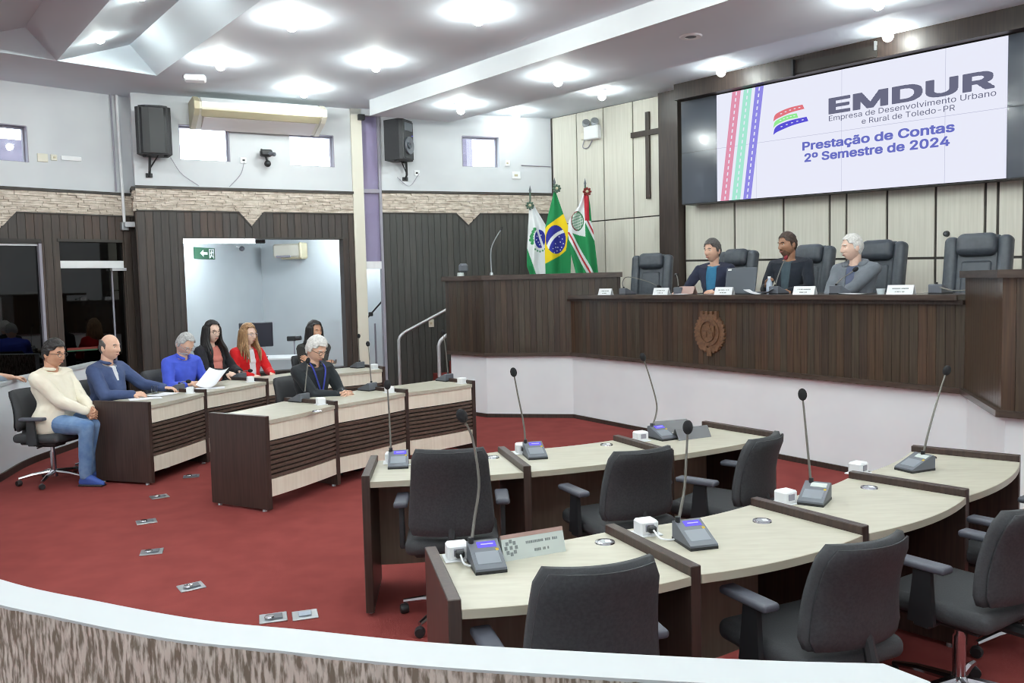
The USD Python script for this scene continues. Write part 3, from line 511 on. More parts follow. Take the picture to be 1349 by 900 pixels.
for k in (-1, 1): part(t, 'lamp_head', mv(lathe([(0, -0.05), (0.06, -0.03), (0.065, 0.03), (0.05, 0.04), (0, 0.03)], 20), WP.p(1.42 + 0.09 * k, 4.38, 0.09), 0, PI / 2 - 0.4), 'steel_plate', 40)
part(t, 'bracket', rbox(WP.p(1.62, 4.20, 0.03), (0.09, 0.05, 0.12), 0.01, ang(WP)), 'beige_plastic'); part(t, 'cable', tube(bez([WP.p(1.60, 4.15, 0.03), WP.p(1.63, 4.02, 0.04), WP.p(1.52, 4.0, 0.04), WP.p(1.42, 4.1, 0.05)], 6), 0.008, 6), 'frame_grey')
t = thing_at('cross', 'plain dark wooden cross mounted on the cream panels', 'cross', WP.p(0.32, 3.7, 0.03)); part(t, 'upright', WP.rect(0.285, 0.355, 3.07, 4.385, 0.022, 0.06), 'wood_dark'); part(t, 'crossbar', WP.rect(0.0, 0.63, 4.03, 4.11, 0.024, 0.066), 'wood_dark')
# video wall
t = thing_at('video_wall', 'large video wall showing the EMDUR title slide above the dais', 'screen', WS.p(3, 3.6, 0.3))
part(t, 'housing', WS.rect(0.55, 5.62, 2.905, 4.37, 0.06, 0.29), 'black_plastic')
seams = [0.56, 1.855, 3.09, 4.325, 5.56]
for a, b in zip(seams[:-1], seams[1:]):
    for z0, z1 in ((2.915, 3.637), (3.637, 4.362)): part(t, 'display', WS.rect(a + 0.003, b - 0.003, z0 + 0.002, z1 - 0.002, 0.29, 0.30), 'screen_off')
for a, b in ((1.2, 1.855), (1.855, 3.09), (3.09, 4.325), (4.325, 4.96)):
    for z0, z1 in ((2.915, 3.637), (3.637, 4.362)): part(t, 'slide', WS.rect(a + 0.002, b - 0.002, z0 + 0.002, z1 - 0.002, 0.30, 0.302), 'screen_white')
part(t, 'slide_seams', WS.rect(1.2, 4.96, 2.917, 4.36, 0.298, 0.3012), 'screen_seam')
for nm, tl, tr, bl, br in (('red', 1.47, 1.61, 1.26, 1.40), ('green', 1.66, 1.79, 1.45, 1.59), ('blue', 1.845, 1.975, 1.64, 1.765)):
    road = Polygon([(tl, 4.36), (tr, 4.36), (br, 2.917), (bl, 2.917)]); dashes = []
    for i in range(18):
        z = 2.93 + i * 0.081; f = (z - 2.917) / 1.443; c = ((bl + br) / 2) * (1 - f) + ((tl + tr) / 2) * f; dashes.append(Polygon([(c - 0.01, z), (c + 0.01, z), (c + 0.016, z + 0.045), (c - 0.004, z + 0.045)]))
    part(t, 'printed_road', WS.prism(road.difference(unary_union(dashes)), 0.302, 0.303), 'screen_stripe_' + nm)
for nm, tail, tl, tr, br, bl in (('red', (2.12, 3.88), (2.194, 3.987), (2.552, 4.03), (2.58, 3.974), (2.194, 3.917)), ('green', (2.12, 3.80), (2.194, 3.899), (2.467, 3.936), (2.49, 3.88), (2.194, 3.846)), ('blue', (2.12, 3.71), (2.194, 3.828), (2.61, 3.872), (2.635, 3.817), (2.194, 3.748))):
    tl, tr, br, bl, tail = map(np.array, (tl, tr, br, bl, tail)); up = bez([tail, (tail + tl) / 2 + (-0.012, 0.022), tl + (0.03, 0.005), (tl + tr) / 2 + (0, 0.012), tr], 6); lo = bez([br, (bl + br) / 2 + (0, 0.012), bl + (0.03, 0.004), (tail + bl) / 2 + (0.004, 0.004), tail], 6)
    sh = Polygon([tuple(q) for q in up] + [tuple(q) for q in lo]).buffer(0); dots = []
    for k in range(5):
        f = 0.12 + 0.18 * k; c = (tl * (1 - f) + tr * f + bl * (1 - f) + br * f) / 2 + (0, 0.012 * math.sin(PI * f)); dots.append(affinity.scale(shapely.Point(*c).buffer(0.008), 2.0, 0.7))
    part(t, 'logo_band', WS.prism(sh.difference(unary_union(dots)), 0.302, 0.303), 'screen_logo_' + nm)
def screen_text(txt, s0, s1, zb, cap, m, bold=False, fat=0.0):
    tx = meshkit.text_mesh(txt, 0.1, 0.001, bold)
    if fat: tx = trimesh.util.concatenate([mv(tx, (fat * a * 0.5, fat * b, 0.0002 * k)) for k, (a, b) in enumerate(((0, 0), (-1, 0), (1, 0), (-1, -0.5), (1, -0.5), (-1, 0.5), (1, 0.5)))])
    b = tx.bounds; v = np.array(tx.vertices); v[:, 0] = (v[:, 0] - b[0][0]) / (b[1][0] - b[0][0]) * (s1 - s0) + s0; v[:, 1] = v[:, 1] * cap / 0.1 + zb; z = v[:, 2]
    tx.vertices = np.array([WS.p(a, b_, 0.3022 + c) for a, b_, c in np.c_[v[:, 0], v[:, 1], z]]); tx.fix_normals() if tx.volume < 0 else None
    part(t, 'lettering', tx, m)
screen_text('EMDUR', 2.915, 4.835, 3.865, 0.172, 'screen_ink', True, 0.006)
screen_text('Empresa de Desenvolvimento Urbano', 2.92, 4.85, 3.775, 0.062, 'screen_ink')
screen_text('e Rural de Toledo-PR', 3.35, 4.43, 3.685, 0.062, 'screen_ink')
screen_text('Prestação de Contas', 2.55, 4.43, 3.465, 0.096, 'screen_blue', True, 0.004)
screen_text('2º Semestre de 2024', 2.58, 4.38, 3.32, 0.096, 'screen_blue', True, 0.004)

# ------------------------------------------------------------------ the dais
L0, L1_, L2, T3, R0, R1, R2 = map(np.array, ((-0.93, 12.12), (-0.37, 11.55), (0.79, 11.33), (1.42, 11.21), (3.651, 6.862), (3.30, 5.73), (4.15, 4.95)))
R3 = np.array([7.7, 4.95])
st0 = WC.p(1.38, 0, 0.0)[:2]; st1 = WC.p(1.38, 0, 1.95)[:2]
dais = Polygon([tuple(L0), tuple(L1_), tuple(L2), tuple(R0), tuple(R1), tuple(R2), tuple(R3), (7.7, 5.9), tuple(S_end - WS.d * 0.05), tuple(PP), tuple(CP), tuple(st0), tuple(st1)])
struct('dais', prism(dais.buffer(-0.03), 0, 0.84), 'base_white', 'white raised platform under the dark wooden counters')
struct('floor_dais', prism(dais.buffer(-0.06), 0.84, 0.95), 'carpet', 'red carpet on the raised dais')
struct('baseboard_dais', prism(dais.buffer(-0.012).difference(dais.buffer(-0.04)), 0, 0.05), 'wood_dark', 'dark baseboard along the white platform')
t = thing('dais_steps', 'red carpeted steps up to the dais beside the planked wall', None, kind='structure')
for i in range(5): part(t, 'step', WC.rect(1.36, 2.48 - 0.28 * i, 0.19 * i, 0.19 * (i + 1), 0.03, 1.80), 'carpet')
plate_wall = Wall(L1_, L0 - L1_, -1)
t = thing_at('wall_outlet', 'white outlet low on the white platform beside the steps', 'outlet', plate_wall.p(0.30, 0.42, 0)); part(t, 'cover', rbox(plate_wall.p(0.30, 0.42, -0.02), (0.11, 0.02, 0.15), 0.004, ang(plate_wall)), 'white_plastic'); part(t, 'socket', rbox(plate_wall.p(0.30, 0.42, -0.008), (0.05, 0.01, 0.05), 0.003, ang(plate_wall)), 'beige_dark')
def rail(label, s, o, zf, up, run, dz):
    t = thing_at('handrail', label, 'handrail', WC.p(s, zf, o)); c = [WC.p(s, zf, o), WC.p(s, zf + up * 0.93, o), WC.p(s - 0.03, zf + up, o), WC.p(s - 0.10, zf + up + 0.06, o), WC.p(s - run, zf + up + dz, o)]
    part(t, 'tube', tube(np.vstack([c[:2], bez(c[1:4], 5)[1:-1], c[3:]]), 0.026, 10), 'steel_rail', 50); part(t, 'flange', mv(lathe([(0, 0), (0.06, 0), (0.055, 0.012), (0, 0.012)], 18), WC.p(s, zf, o)), 'steel_rail', 40)
rail('long grey steel handrail rising along the planked wall', 2.80, 0.22, 0.0, 1.02, 1.35, 0.66)
rail('short grey steel handrail post beside the left speaking desk', 2.56, 1.72, 0.0, 1.02, 0.70, 0.42)
def front(parent, a, b, z0, z1, mats, seed, pitch=0.08):
    w = Wall(a, np.array(b) - np.array(a), 1); L = float(np.linalg.norm(np.array(b) - np.array(a))); r = random.Random(seed); n = max(1, round(L / pitch)); p = L / n
    part(parent, 'backing', w.rect(0, L, z0, z1, -0.06, -0.02), 'groove_dark'); last = None
    for i in range(n):
        m = r.choice(mats); part(parent, 'plank', w.rect(i * p + 0.0015, (i + 1) * p - 0.0015, z0, z1, -0.022, 0.0), m)
    return w
LM = [PLANK[1], PLANK[3], PLANK[4], PLANK[0]]; CM = PLANK
t = thing_at('speaking_desk', 'tall dark wooden speaking desk at the left end of the dais, below the flags', 'desk', (L1_[0], L1_[1], 0.95))
front(t, L0, L1_, 0.875, 1.87, LM, 21); front(t, L1_, T3, 0.875, 1.87, LM, 22)
bl = [tuple(L0), tuple(L1_), tuple(T3), (1.42, 11.62), (-0.20, 12.05), (-0.60, 12.45)]
part(t, 'countertop', prism(Polygon(bl).buffer(0.04, join_style=2), 1.87, 1.935), 'wood_top'); part(t, 'end_panel', prism(LineString([tuple(T3), (1.42, 11.62)]).buffer(0.02), 0.95, 1.87), 'wood_dark')
part(t, 'bottom_trim', prism(LineString([tuple(L0), tuple(L1_), tuple(L2)]).buffer(0.035, cap_style=2).difference(Polygon([(L0 + (0.3, 0.3)).tolist(), (L1_ + (0.1, 0.3)).tolist(), (L2 + (0, 0.3)).tolist(), L2.tolist(), L1_.tolist(), L0.tolist()])), 0.84, 0.885), 'wood_top')
t = thing_at('dais_counter', 'long dark wooden dais counter with vertical planks and a carved crest', 'counter', ((L2[0] + R0[0]) / 2, (L2[1] + R0[1]) / 2, 0.95))
wcn = front(t, L2, R0, 0.875, 1.575, CM, 23); LC = float(np.linalg.norm(R0 - L2))
to_w = lambda q: ((np.array(q) - wcn.O) @ wcn.d, (np.array(q) - wcn.O) @ wcn.n)
top = sbox(-0.16, -0.60, LC - 0.03, 0.07).difference(Polygon([to_w(q) for q in bl]).buffer(0.045, join_style=2)).buffer(-0.02).buffer(0.02)
top = max(getattr(top, 'geoms', [top]), key=lambda g: g.area)
def flat(w, poly, z0, z1):
    """Extrude a plan drawn in (along, out) vertically."""
    m = prism(poly, z0, z1); v = np.array(m.vertices); P = w.O + v[:, :1] * w.d + v[:, 1:2] * w.n; r = trimesh.Trimesh(np.c_[P, v[:, 2]], m.faces, process=False); r.invert() if r.volume < 0 else None; return r
part(t, 'countertop', flat(wcn, top, 1.60, 1.645), 'wood_top'); part(t, 'top_moulding', flat(wcn, sbox(-0.05, -0.05, LC, 0.035), 1.565, 1.60), 'wood_dark'); part(t, 'bottom_trim', flat(wcn, sbox(0, -0.03, LC, 0.035), 0.84, 0.885), 'wood_top')
for s in (1.2, LC / 2, LC - 0.3): part(t, 'support', flat(wcn, sbox(s - 0.02, -0.55, s + 0.02, -0.06), 0.95, 1.60), 'wood_dark')
t = thing_at('speaking_desk', 'tall dark wooden speaking desk at the right edge of the dais', 'desk', (R1[0], R1[1], 0.95))
front(t, R0, R1, 0.875, 1.78, [PLANK[0], PLANK[2], PLANK[5]], 24); front(t, R1, R2, 0.875, 1.78, [PLANK[0], PLANK[2], PLANK[5]], 25)
part(t, 'countertop', prism(Polygon([tuple(R0), tuple(R1), tuple(R2), (4.7, 5.5), (4.1, 6.0), (4.25, 7.0)]).buffer(0.04, join_style=2), 1.78, 1.835), 'wood_top')
part(t, 'bottom_trim', prism(LineString([tuple(R0), tuple(R1), tuple(R2)]).buffer(0.035, cap_style=2), 0.84, 0.885), 'wood_top')
single('paper_stack', rbox((3.85, 5.95, 1.86), (0.3, 0.22, 0.05), 0.004, 0.4), 'paper', 'white stack of paper on the right speaking desk', 'paper')
# carved crest
ce = thing_at('crest', 'carved round wooden coat of arms on the dais counter front', 'coat of arms', (2.14, 9.19, 1.25)); s_c = float((np.array([2.135, 9.2]) - wcn.O) @ wcn.d); zc = 1.235; SX = 1.0
def cr(poly, o0, o1, nm): part(ce, nm, wcn.prism(affinity.translate(poly, s_c, zc), o0, o1), 'crest_wood')
lob = unary_union([affinity.rotate(affinity.rotate(affinity.scale(shapely.Point(0.20, 0).buffer(0.030, 6), 1.0, 0.6), 40, origin=(0.195, 0)), a, origin=(0, 0)) for a in range(-232, 53, 12)])
disc = shapely.Point(0, 0).buffer(0.20, 24)
cr(lob.union(shapely.Point(0, 0).buffer(0.19, 24)).difference(affinity.scale(shapely.Point(-0.02, -0.165).buffer(0.022), 1.3, 0.7)).difference(affinity.scale(shapely.Point(0.045, -0.165).buffer(0.024), 1.4, 0.7)), 0.0, 0.022, 'wreath')
cr(shapely.Point(0, 0.01).buffer(0.15, 24).difference(shapely.Point(0, 0.01).buffer(0.118, 24)), 0.022, 0.036, 'ring')
crown = unary_union([sbox(-0.12, 0.15, 0.12, 0.20)] + [sbox(-0.12 + k * 0.068, 0.19, -0.12 + k * 0.068 + 0.036, 0.235) for k in range(4)]); cr(crown, 0.0, 0.03, 'mural_crown')
sh = Polygon([(-0.085, 0.08), (0.085, 0.08), (0.085, -0.02), (0.055, -0.075), (0, -0.1), (-0.055, -0.075), (-0.085, -0.02)]); cr(sh, 0.022, 0.04, 'shield')
for dx, dz, w_, h_ in ((-0.045, -0.012, 0.06, 0.05), (0.042, -0.012, 0.06, 0.05), (0.0, 0.045, 0.10, 0.03), (-0.0, 0.075, 0.05, 0.04)): cr(affinity.translate(sbox(-w_ / 2, -h_ / 2, w_ / 2, h_ / 2).buffer(-0.008).buffer(0.008), dx, dz), 0.04, 0.05, 'charge')
cr(unary_union([Polygon([(-0.16, -0.13), (0.16, -0.13), (0.12, -0.19), (-0.12, -0.19)]).difference(sbox(-0.03, -0.16, 0.0, -0.14)), sbox(-0.03, -0.25, 0.03, -0.18)]), 0.01, 0.03, 'scroll')

# ------------------------------------------------------------------ curved desk rows
def desk_unit(label, n0, f0, n1, f1, group, last=False, first=False, sag_n=0.04, sag_f=0.04):
    """One desk of a curved row. n = seat side, f = front (modesty) side of the side panels; the panel at 0 is its own, the panel at 1 only if last."""
    n0, f0, n1, f1 = map(lambda p: np.array(p, float), (n0, f0, n1, f1)); c = (n0 + f0 + n1 + f1) / 4
    t = thing_at('desk', label, 'desk', (c[0], c[1], 0), group)
    def side(n, f):
        d = (f - n) / np.linalg.norm(f - n); mid = (n + f) / 2; L = float(np.linalg.norm(f - n))
        part(t, 'side_panel', rbox((mid[0], mid[1], 0.405), (L, 0.045, 0.77), 0.003, math.atan2(d[1], d[0])), 'wood_desk')
        for k in (-1, 1):
            q = mid + d * (L / 2 - 0.07) * k; part(t, 'foot', mv(lathe([(0, 0), (0.02, 0), (0.016, 0.02), (0, 0.02)], 10), (q[0], q[1], 0.0)), 'steel_plate')
    side(n0, f0)
    if last: side(n1, f1)
    u = (n1 - n0) / np.linalg.norm(n1 - n0); e = u * 0.024
    na, nb, fa, fb = n0 + e, n1 - e, f0 + e, f1 - e
    si = 1 if np.cross(np.r_[nb - na, 0], np.r_[fa - na, 0])[2] > 0 else -1     # which side the front lies on
    fo = (fa - na) / np.linalg.norm(fa - na)
    near = arc(na, nb, sag_n * si, 10); far = arc(fa, fb, -sag_f * si if False else sag_f * -si, 10)
    out = Polygon(near + far[::-1]).buffer(0)
    part(t, 'tabletop', prism(out, 0.722, 0.755), 'cream')
    edge = LineString(near); part(t, 'edge_band', prism(edge.buffer(0.004, cap_style=2), 0.7225, 0.7545), 'cream_edge')
    ins = [tuple(np.array(p) * 1.0 - fo * 0.043) for p in far]
    def board(z0, z1, o, th, m, nm):
        w = [tuple(np.array(p) + fo * o) for p in ins]; part(t, nm, prism(LineString(w).buffer(th / 2, cap_style=2), z0, z1), m)
    board(0.12, 0.722, 0.0, 0.018, 'modesty', 'modesty_panel'); board(0.585, 0.722, 0.022, 0.02, 'cream_front', 'apron'); board(0.12, 0.265, 0.022, 0.02, 'cream_front', 'lower_board')
    board(0.265, 0.585, 0.011, 0.004, 'groove_dark', 'slat_backing')
    for k in range(8): board(0.272 + k * 0.0395, 0.272 + k * 0.0395 + 0.026, 0.024, 0.024, 'slat_brown', 'slat')
    return t
def radial(f, a, L=0.62): a = np.array(a, float); return tuple(np.array(f) + a / np.linalg.norm(a) * L)
Af = [(-2.00, 6.865), (-1.609, 7.70), (-1.06, 8.46), (-0.42, 9.08)]; An = [(-2.574, 7.179), (-2.165, 8.058), radial(Af[2], (-0.78, 0.62)), radial(Af[3], (-0.66, 0.75))]
Bf = [(-3.412, 7.947), (-3.216, 8.869), (-2.837, 9.809), (-2.30, 10.42), (-1.658, 10.94)]; Bn = [(-4.033, 8.152), radial(Bf[1], (-0.93, 0.36)), radial(Bf[2], (-0.87, 0.49)), radial(Bf[3], (-0.76, 0.65)), radial(Bf[4], (-0.62, 0.78))]
Df = [(-0.86, 5.168), (-0.085, 5.359), (0.68, 5.665), (1.378, 6.142)]; Dn = [(-0.818, 4.60), (0.07, 4.755), (0.948, 5.11), (1.733, 5.628)]
Ef = [(-0.342, 3.311), (0.397, 3.569), (1.12, 3.954), (1.771, 4.446), (2.396, 5.084)]; En = [(-0.208, 2.731), (0.643, 3.005), (1.438, 3.449), (2.155, 4.007), (2.837, 4.73)]
ordn = ['first', 'second', 'third', 'fourth']
for nm, nn_, ff_, grp, words in (('A', An, Af, 'left inner desk row', ['near slatted desk of the left inner row, dark end panel facing the viewer', 'middle slatted desk of the left inner row, in front of the man with the lanyard', 'slatted desk at the far end of the left inner row, beside the white platform']),
                                 ('B', Bn, Bf, 'left outer desk row', ['near slatted desk of the left outer row beside the cream sweater man', 'slatted desk of the left outer row in front of the man in the blue shirt', 'slatted desk of the left outer row in front of the woman in red', 'slatted desk at the far end of the left outer row near the narrow glass slot']),
                                 ('D', Dn, Df, 'middle right desk row', ['cream desk at the left end of the second row behind a chair back', 'middle cream desk of the second right-hand row', 'cream desk at the right end of the second right-hand row with two grey nameplates']),
                                 ('E', En, Ef, 'nearest right desk row', ['cream desk at the left end of the nearest row, with a silver nameplate', 'second cream desk from the left in the nearest row', 'third cream desk from the left in the nearest row', 'cream desk at the far right end of the nearest row'])):
    for i in range(len(nn_) - 1):
        g = 0.05 if nm == 'E' else (0.02 if nm == 'D' else 0.02)
        desk_unit(words[i], nn_[i], ff_[i], nn_[i + 1], ff_[i + 1], grp, last=(i == len(nn_) - 2), sag_n=g if nm in 'DE' else -0.02, sag_f=-0.04 if nm in 'DE' else 0.018)

# ------------------------------------------------------------------ delegate microphones, sockets, grommets, plates
mic_body = {}
def mic(x, y, z, rz, stem, label, lcd=True, head='foam_black', group='delegate microphones'):
    """stem: points relative to the unit (x right, y away from the speaker, z up)."""
    t = thing('desk_microphone', label, 'microphone', (x, y, z), rz, group)
    b = part(t, 'base', prism(sbox(-0.06, -0.086, 0.06, 0.086), 0, 0.012), 'black_plastic')
    wedge = trimesh.convex.convex_hull(np.array([(sx * 0.059, y_, z_) for sx in (-1, 1) for y_, z_ in ((-0.086, 0.01), (-0.084, 0.020), (0.068, 0.084), (0.084, 0.078), (0.084, 0.01))]))
    part(t, 'housing', wedge, 'mic_grey'); sl = math.atan2(0.064, 0.152)
    def on(u, v, w_, h_, d_, m, nm): part(t, nm, mv(rbox((0, 0, 0), (w_, h_, d_), 0.0015), (u, v * math.cos(sl), 0.0552 + v * math.sin(sl)), 0, sl), m)
    # display sits at the top, keys below, on the sloping face
    on(0.010, 0.045, 0.074, 0.034, 0.005, 'lcd_blue' if lcd else 'nameplate_face', 'display')
    if lcd: on(0.012, 0.045, 0.05, 0.007, 0.0065, 'lcd_text', 'display_line')
    on(0.0, -0.03, 0.09, 0.07, 0.004, 'mic_key', 'keypad'); on(0.045, 0.012, 0.012, 0.012, 0.006, 'led_amber', 'talk_key')
    c = bez(stem, 8); part(t, 'gooseneck', tube(c, np.linspace(0.0065, 0.0045, len(c)), 7), 'mic_stem', 60)
    e = c[-1]; dr = (c[-1] - c[-3]) / np.linalg.norm(c[-1] - c[-3])
    fm = mv(trimesh.creation.icosphere(2, 1.0), (0, 0, 0)); fm.apply_scale((0.021, 0.021, 0.03)); fm.apply_transform(trimesh.geometry.align_vectors((0, 0, 1), dr)); fm.apply_translation(e + dr * 0.02); part(t, 'windscreen', fm, head, True)
    part(t, 'collar', cyl(np.array(stem[0]), np.array(stem[0]) + (0, 0, 0.03), 0.011, 10), 'black_plastic'); return t
def face(dx, dy): return math.atan2(dy, dx) - PI / 2     # rotation that turns +y towards (dx, dy)
TZ = 0.755
mic(-0.116, 3.156, TZ, face(-0.25, 0.97), [(-0.045, 0.06, 0.07), (-0.025, 0.085, 0.16), (0.0, 0.10, 0.30), (-0.02, 0.10, 0.47), (-0.055, 0.08, 0.55)], 'desk microphone with a lit blue display beside the silver nameplate on the nearest row')
mic(0.717, 3.375, TZ, face(-0.25, 0.97), [(-0.045, 0.06, 0.07), (-0.02, 0.075, 0.14), (0.0, 0.085, 0.22), (0.01, 0.085, 0.36), (0.015, 0.085, 0.44)], 'desk microphone with a lit blue display on the second desk of the nearest row')
mic(1.413, 3.973, TZ, face(0.55, 0.85), [(-0.03, 0.06, 0.07), (-0.045, 0.07, 0.20), (-0.06, 0.07, 0.36), (-0.07, 0.065, 0.48)], 'desk microphone with an unlit pale display on the third desk of the nearest row', False)
mic(2.176, 4.584, TZ, face(0.92, 0.4), [(0.0, 0.06, 0.07), (0.0, 0.10, 0.2), (-0.01, 0.19, 0.40), (-0.01, 0.24, 0.51)], 'desk microphone turned sideways with a leaning straight stem at the far right desk', False)
mic(-0.69, 4.998, TZ, face(-0.1, 1), [(-0.045, 0.06, 0.07), (-0.045, 0.065, 0.2), (-0.05, 0.065, 0.38), (-0.052, 0.06, 0.46)], 'desk microphone left of the chair back on the second row, tall straight stem')
mic(0.125, 5.171, TZ, face(-0.2, 0.98), [(-0.045, 0.06, 0.07), (-0.055, 0.06, 0.2), (-0.085, 0.07, 0.38), (-0.105, 0.07, 0.50)], 'desk microphone with a leaning stem on the middle desk of the second row')
mic(0.992, 5.676, TZ, face(-0.45, 0.9), [(-0.04, 0.06, 0.07), (0.0, 0.065, 0.15), (0.005, 0.065, 0.24), (-0.04, 0.08, 0.42), (-0.075, 0.09, 0.53)], 'desk microphone beside the two grey nameplates on the second row')
mic(-2.02, 7.99, TZ, face(0.82, -0.57), [(-0.02, 0.06, 0.07), (-0.05, 0.05, 0.2), (-0.10, 0.03, 0.36)], 'desk microphone on the near desk of the left inner row', False)
mic(-1.50, 8.74, TZ, face(0.8, -0.6), [(0.0, 0.06, 0.07), (0.0, 0.05, 0.2), (-0.01, 0.03, 0.38), (-0.03, 0.0, 0.46)], 'desk microphone right of the clasped hands on the left inner row', False)
mic(-0.76, 9.44, TZ, face(0.7, -0.7), [(0.0, 0.06, 0.07), (0.0, 0.05, 0.2), (0.0, 0.03, 0.38), (0.0, 0.0, 0.52)], 'desk microphone on the far desk of the left inner row before the handrail', False)
mic(-3.60, 9.03, TZ, face(0.95, -0.3), [(0.0, 0.06, 0.07), (-0.03, 0.08, 0.10), (-0.07, 0.10, 0.10)], 'desk microphone with its stem bent low between the blue jacket and blue shirt men', False)
mic(-3.27, 10.10, TZ, face(0.85, -0.5), [(0.0, 0.06, 0.07), (-0.03, 0.08, 0.10), (-0.08, 0.10, 0.10)], 'desk microphone with its stem bent low in front of the woman in black', False)
mic(-2.05, 11.22, TZ, face(0.7, -0.7), [(0.0, 0.06, 0.07), (0.0, 0.05, 0.2), (-0.01, 0.04, 0.34), (-0.02, 0.03, 0.40)], 'desk microphone at the far end of the left outer row before the narrow slot', False)
def socket_box(x, y, rz, label, cable=True, z=TZ):
    t = thing('socket_box', label, 'socket box', (x, y, z), rz, 'white desk socket boxes'); part(t, 'box', rbox((0, 0, 0.032), (0.085, 0.075, 0.064), 0.008), 'white_plastic'); part(t, 'flange', rbox((0, 0, 0.003), (0.11, 0.1, 0.006), 0.002), 'white_plastic')
    part(t, 'outlet', rbox((0.0, -0.038, 0.035), (0.04, 0.006, 0.03), 0.002), 'frame_grey')
    if cable:
        part(t, 'plug', rbox((0.0, -0.055, 0.035), (0.035, 0.035, 0.028), 0.006), 'black_plastic'); part(t, 'cable', tube(bez([(0, -0.07, 0.035), (0.01, -0.12, 0.012), (0.07, -0.13, 0.006), (0.13, -0.08, 0.006), (0.12, -0.02, 0.006)], 6), 0.004, 6), 'white_plastic')
for x, y, rz, l, c in ((-0.233, 3.262, 0.25, 'white socket box with looped cables at the left end of the nearest row', True), (0.545, 3.527, 0.3, 'white socket box behind the first divider of the nearest row', True), (1.273, 3.965, 0.5, 'white socket box behind the second divider of the nearest row', False), (1.846, 4.53, 0.7, 'white socket box behind the third divider of the nearest row', False),
                       (-0.74, 5.10, 0.1, 'white socket box beside the left microphone of the second row', True), (0.05, 5.30, 0.2, 'white socket box behind the first divider of the second row', True), (0.84, 5.62, 0.4, 'white socket box behind the second divider of the second row', False),
                       (-1.76, 7.75, 2.1, 'white socket box on the near desk of the left inner row', False), (-1.24, 8.50, 2.2, 'white socket box on the middle desk of the left inner row', False), (-0.55, 9.16, 2.3, 'white socket box at the far end of the left inner row', False),
                       (-3.37, 8.85, 1.9, 'white socket box on the near desk of the left outer row', False), (-3.03, 9.80, 2.0, 'white socket box before the woman in red', False), (-1.79, 11.00, 2.3, 'white socket box at the far end of the left outer row', False)): socket_box(x, y, rz, l, c)
def grommet(x, y, label):
    t = thing('grommet', label, 'cable grommet', (x, y, TZ), 0, 'round cable grommets'); part(t, 'rim', lathe([(0.028, 0.0), (0.042, 0.0), (0.040, 0.006), (0.030, 0.007), (0.028, 0.0)], 24), 'chrome', 40); part(t, 'cap', lathe([(0, 0), (0.029, 0), (0.029, 0.004), (0, 0.005)], 24), 'steel_plate', 40); part(t, 'flap', rbox((0.012, 0, 0.006), (0.022, 0.03, 0.003), 0.001), 'white_plastic')
for x, y, l in ((0.36, 3.419, 'round metal cable grommet right of the silver nameplate'), (1.076, 3.67, 'round metal cable grommet on the second desk of the nearest row'), (1.772, 4.213, 'round metal cable grommet on the third desk of the nearest row'), (2.402, 4.887, 'round metal cable grommet on the far right desk'), (-0.136, 5.179, 'round metal cable grommet right of the left chair back on the second row'), (0.60, 5.50, 'round metal cable grommet on the middle desk of the second row'), (-1.70, 7.32, 'round metal cable grommet on the near desk of the left inner row')): grommet(x, y, l)
def nameplate(x, y, z, dx, dy, w, h, label, m, lines=2, lean=0.35, crest=False, back=None, group=None):
    """(dx, dy): the way the printed face looks."""
    t = thing('nameplate', label, 'nameplate', (x, y, z), face(dx, dy) + PI, group); d = h * math.sin(lean)
    pr = Polygon([(0, 0), (0.006, 0), (d + 0.006, h * math.cos(lean)), (d, h * math.cos(lean))])
    V = lambda u, v, o: (u, v * math.sin(lean) - o * math.cos(lean), v * math.cos(lean) + o * math.sin(lean))
    def slab(u0, u1, v0, v1, o0, o1): return trimesh.convex.convex_hull(np.array([V(u, v, o) for u in (u0, u1) for v in (v0, v1) for o in (o0, o1)]))
    part(t, 'plate', slab(-w / 2, w / 2, 0, h, -0.003, 0.0), m); part(t, 'rear_leg', trimesh.convex.convex_hull(np.array([(u, a, b) for u in (-w / 2, w / 2) for a, b in ((h * math.sin(lean) + 0.003, h * math.cos(lean) - 0.002), (h * math.sin(lean) + 0.006, h * math.cos(lean)), (2 * h * math.sin(lean) + 0.006, 0), (2 * h * math.sin(lean) + 0.003, 0))])), back or m)
    r = random.Random(int(x * 1000)); u0 = -w * 0.12 if crest else -w * 0.3
    for k in range(lines):
        u = u0 + (0.12 * w if k else 0); e = w * (0.40 if crest else 0.3) - (0.14 * w if k else 0)
        ms = []
        while u < e:
            q = r.uniform(0.004, 0.008); ms.append(slab(u, u + q, h * (0.62 - 0.34 * k) - 0.005, h * (0.62 - 0.34 * k) + 0.005, 0.0, 0.0008)); u += q + r.choice((0.002, 0.002, 0.002, 0.009))
        part(t, 'print_line', trimesh.util.concatenate(ms), 'ink_grey')
    if crest:
        ring = trimesh.util.concatenate([slab(-w * 0.36 + a * 0.022 - 0.006, -w * 0.36 + a * 0.022 + 0.006, h * 0.5 + b * 0.024 - 0.007, h * 0.5 + b * 0.024 + 0.007, 0, 0.0008) for a, b in ((-1, 0), (1, 0), (0, 1), (0, -1), (0.7, 0.7), (-0.7, 0.7), (0.7, -0.7), (-0.7, -0.7), (0, 0))]); part(t, 'printed_crest', ring, 'ink_grey')
        part(t, 'top_edge', slab(-w / 2, w / 2, h - 0.012, h + 0.004, -0.004, 0.001), 'nameplate_back')
nameplate(0.072, 3.262, TZ, 0.42, -0.9, 0.27, 0.095, 'silver nameplate with a small crest facing the chair on the nearest row', 'nameplate_face', 2, 0.3, True)
nameplate(1.12, 5.93, TZ, 0.3, -0.95, 0.26, 0.085, 'farther of two grey nameplates seen from behind on the second row', 'nameplate_grey', 0, 0.5)
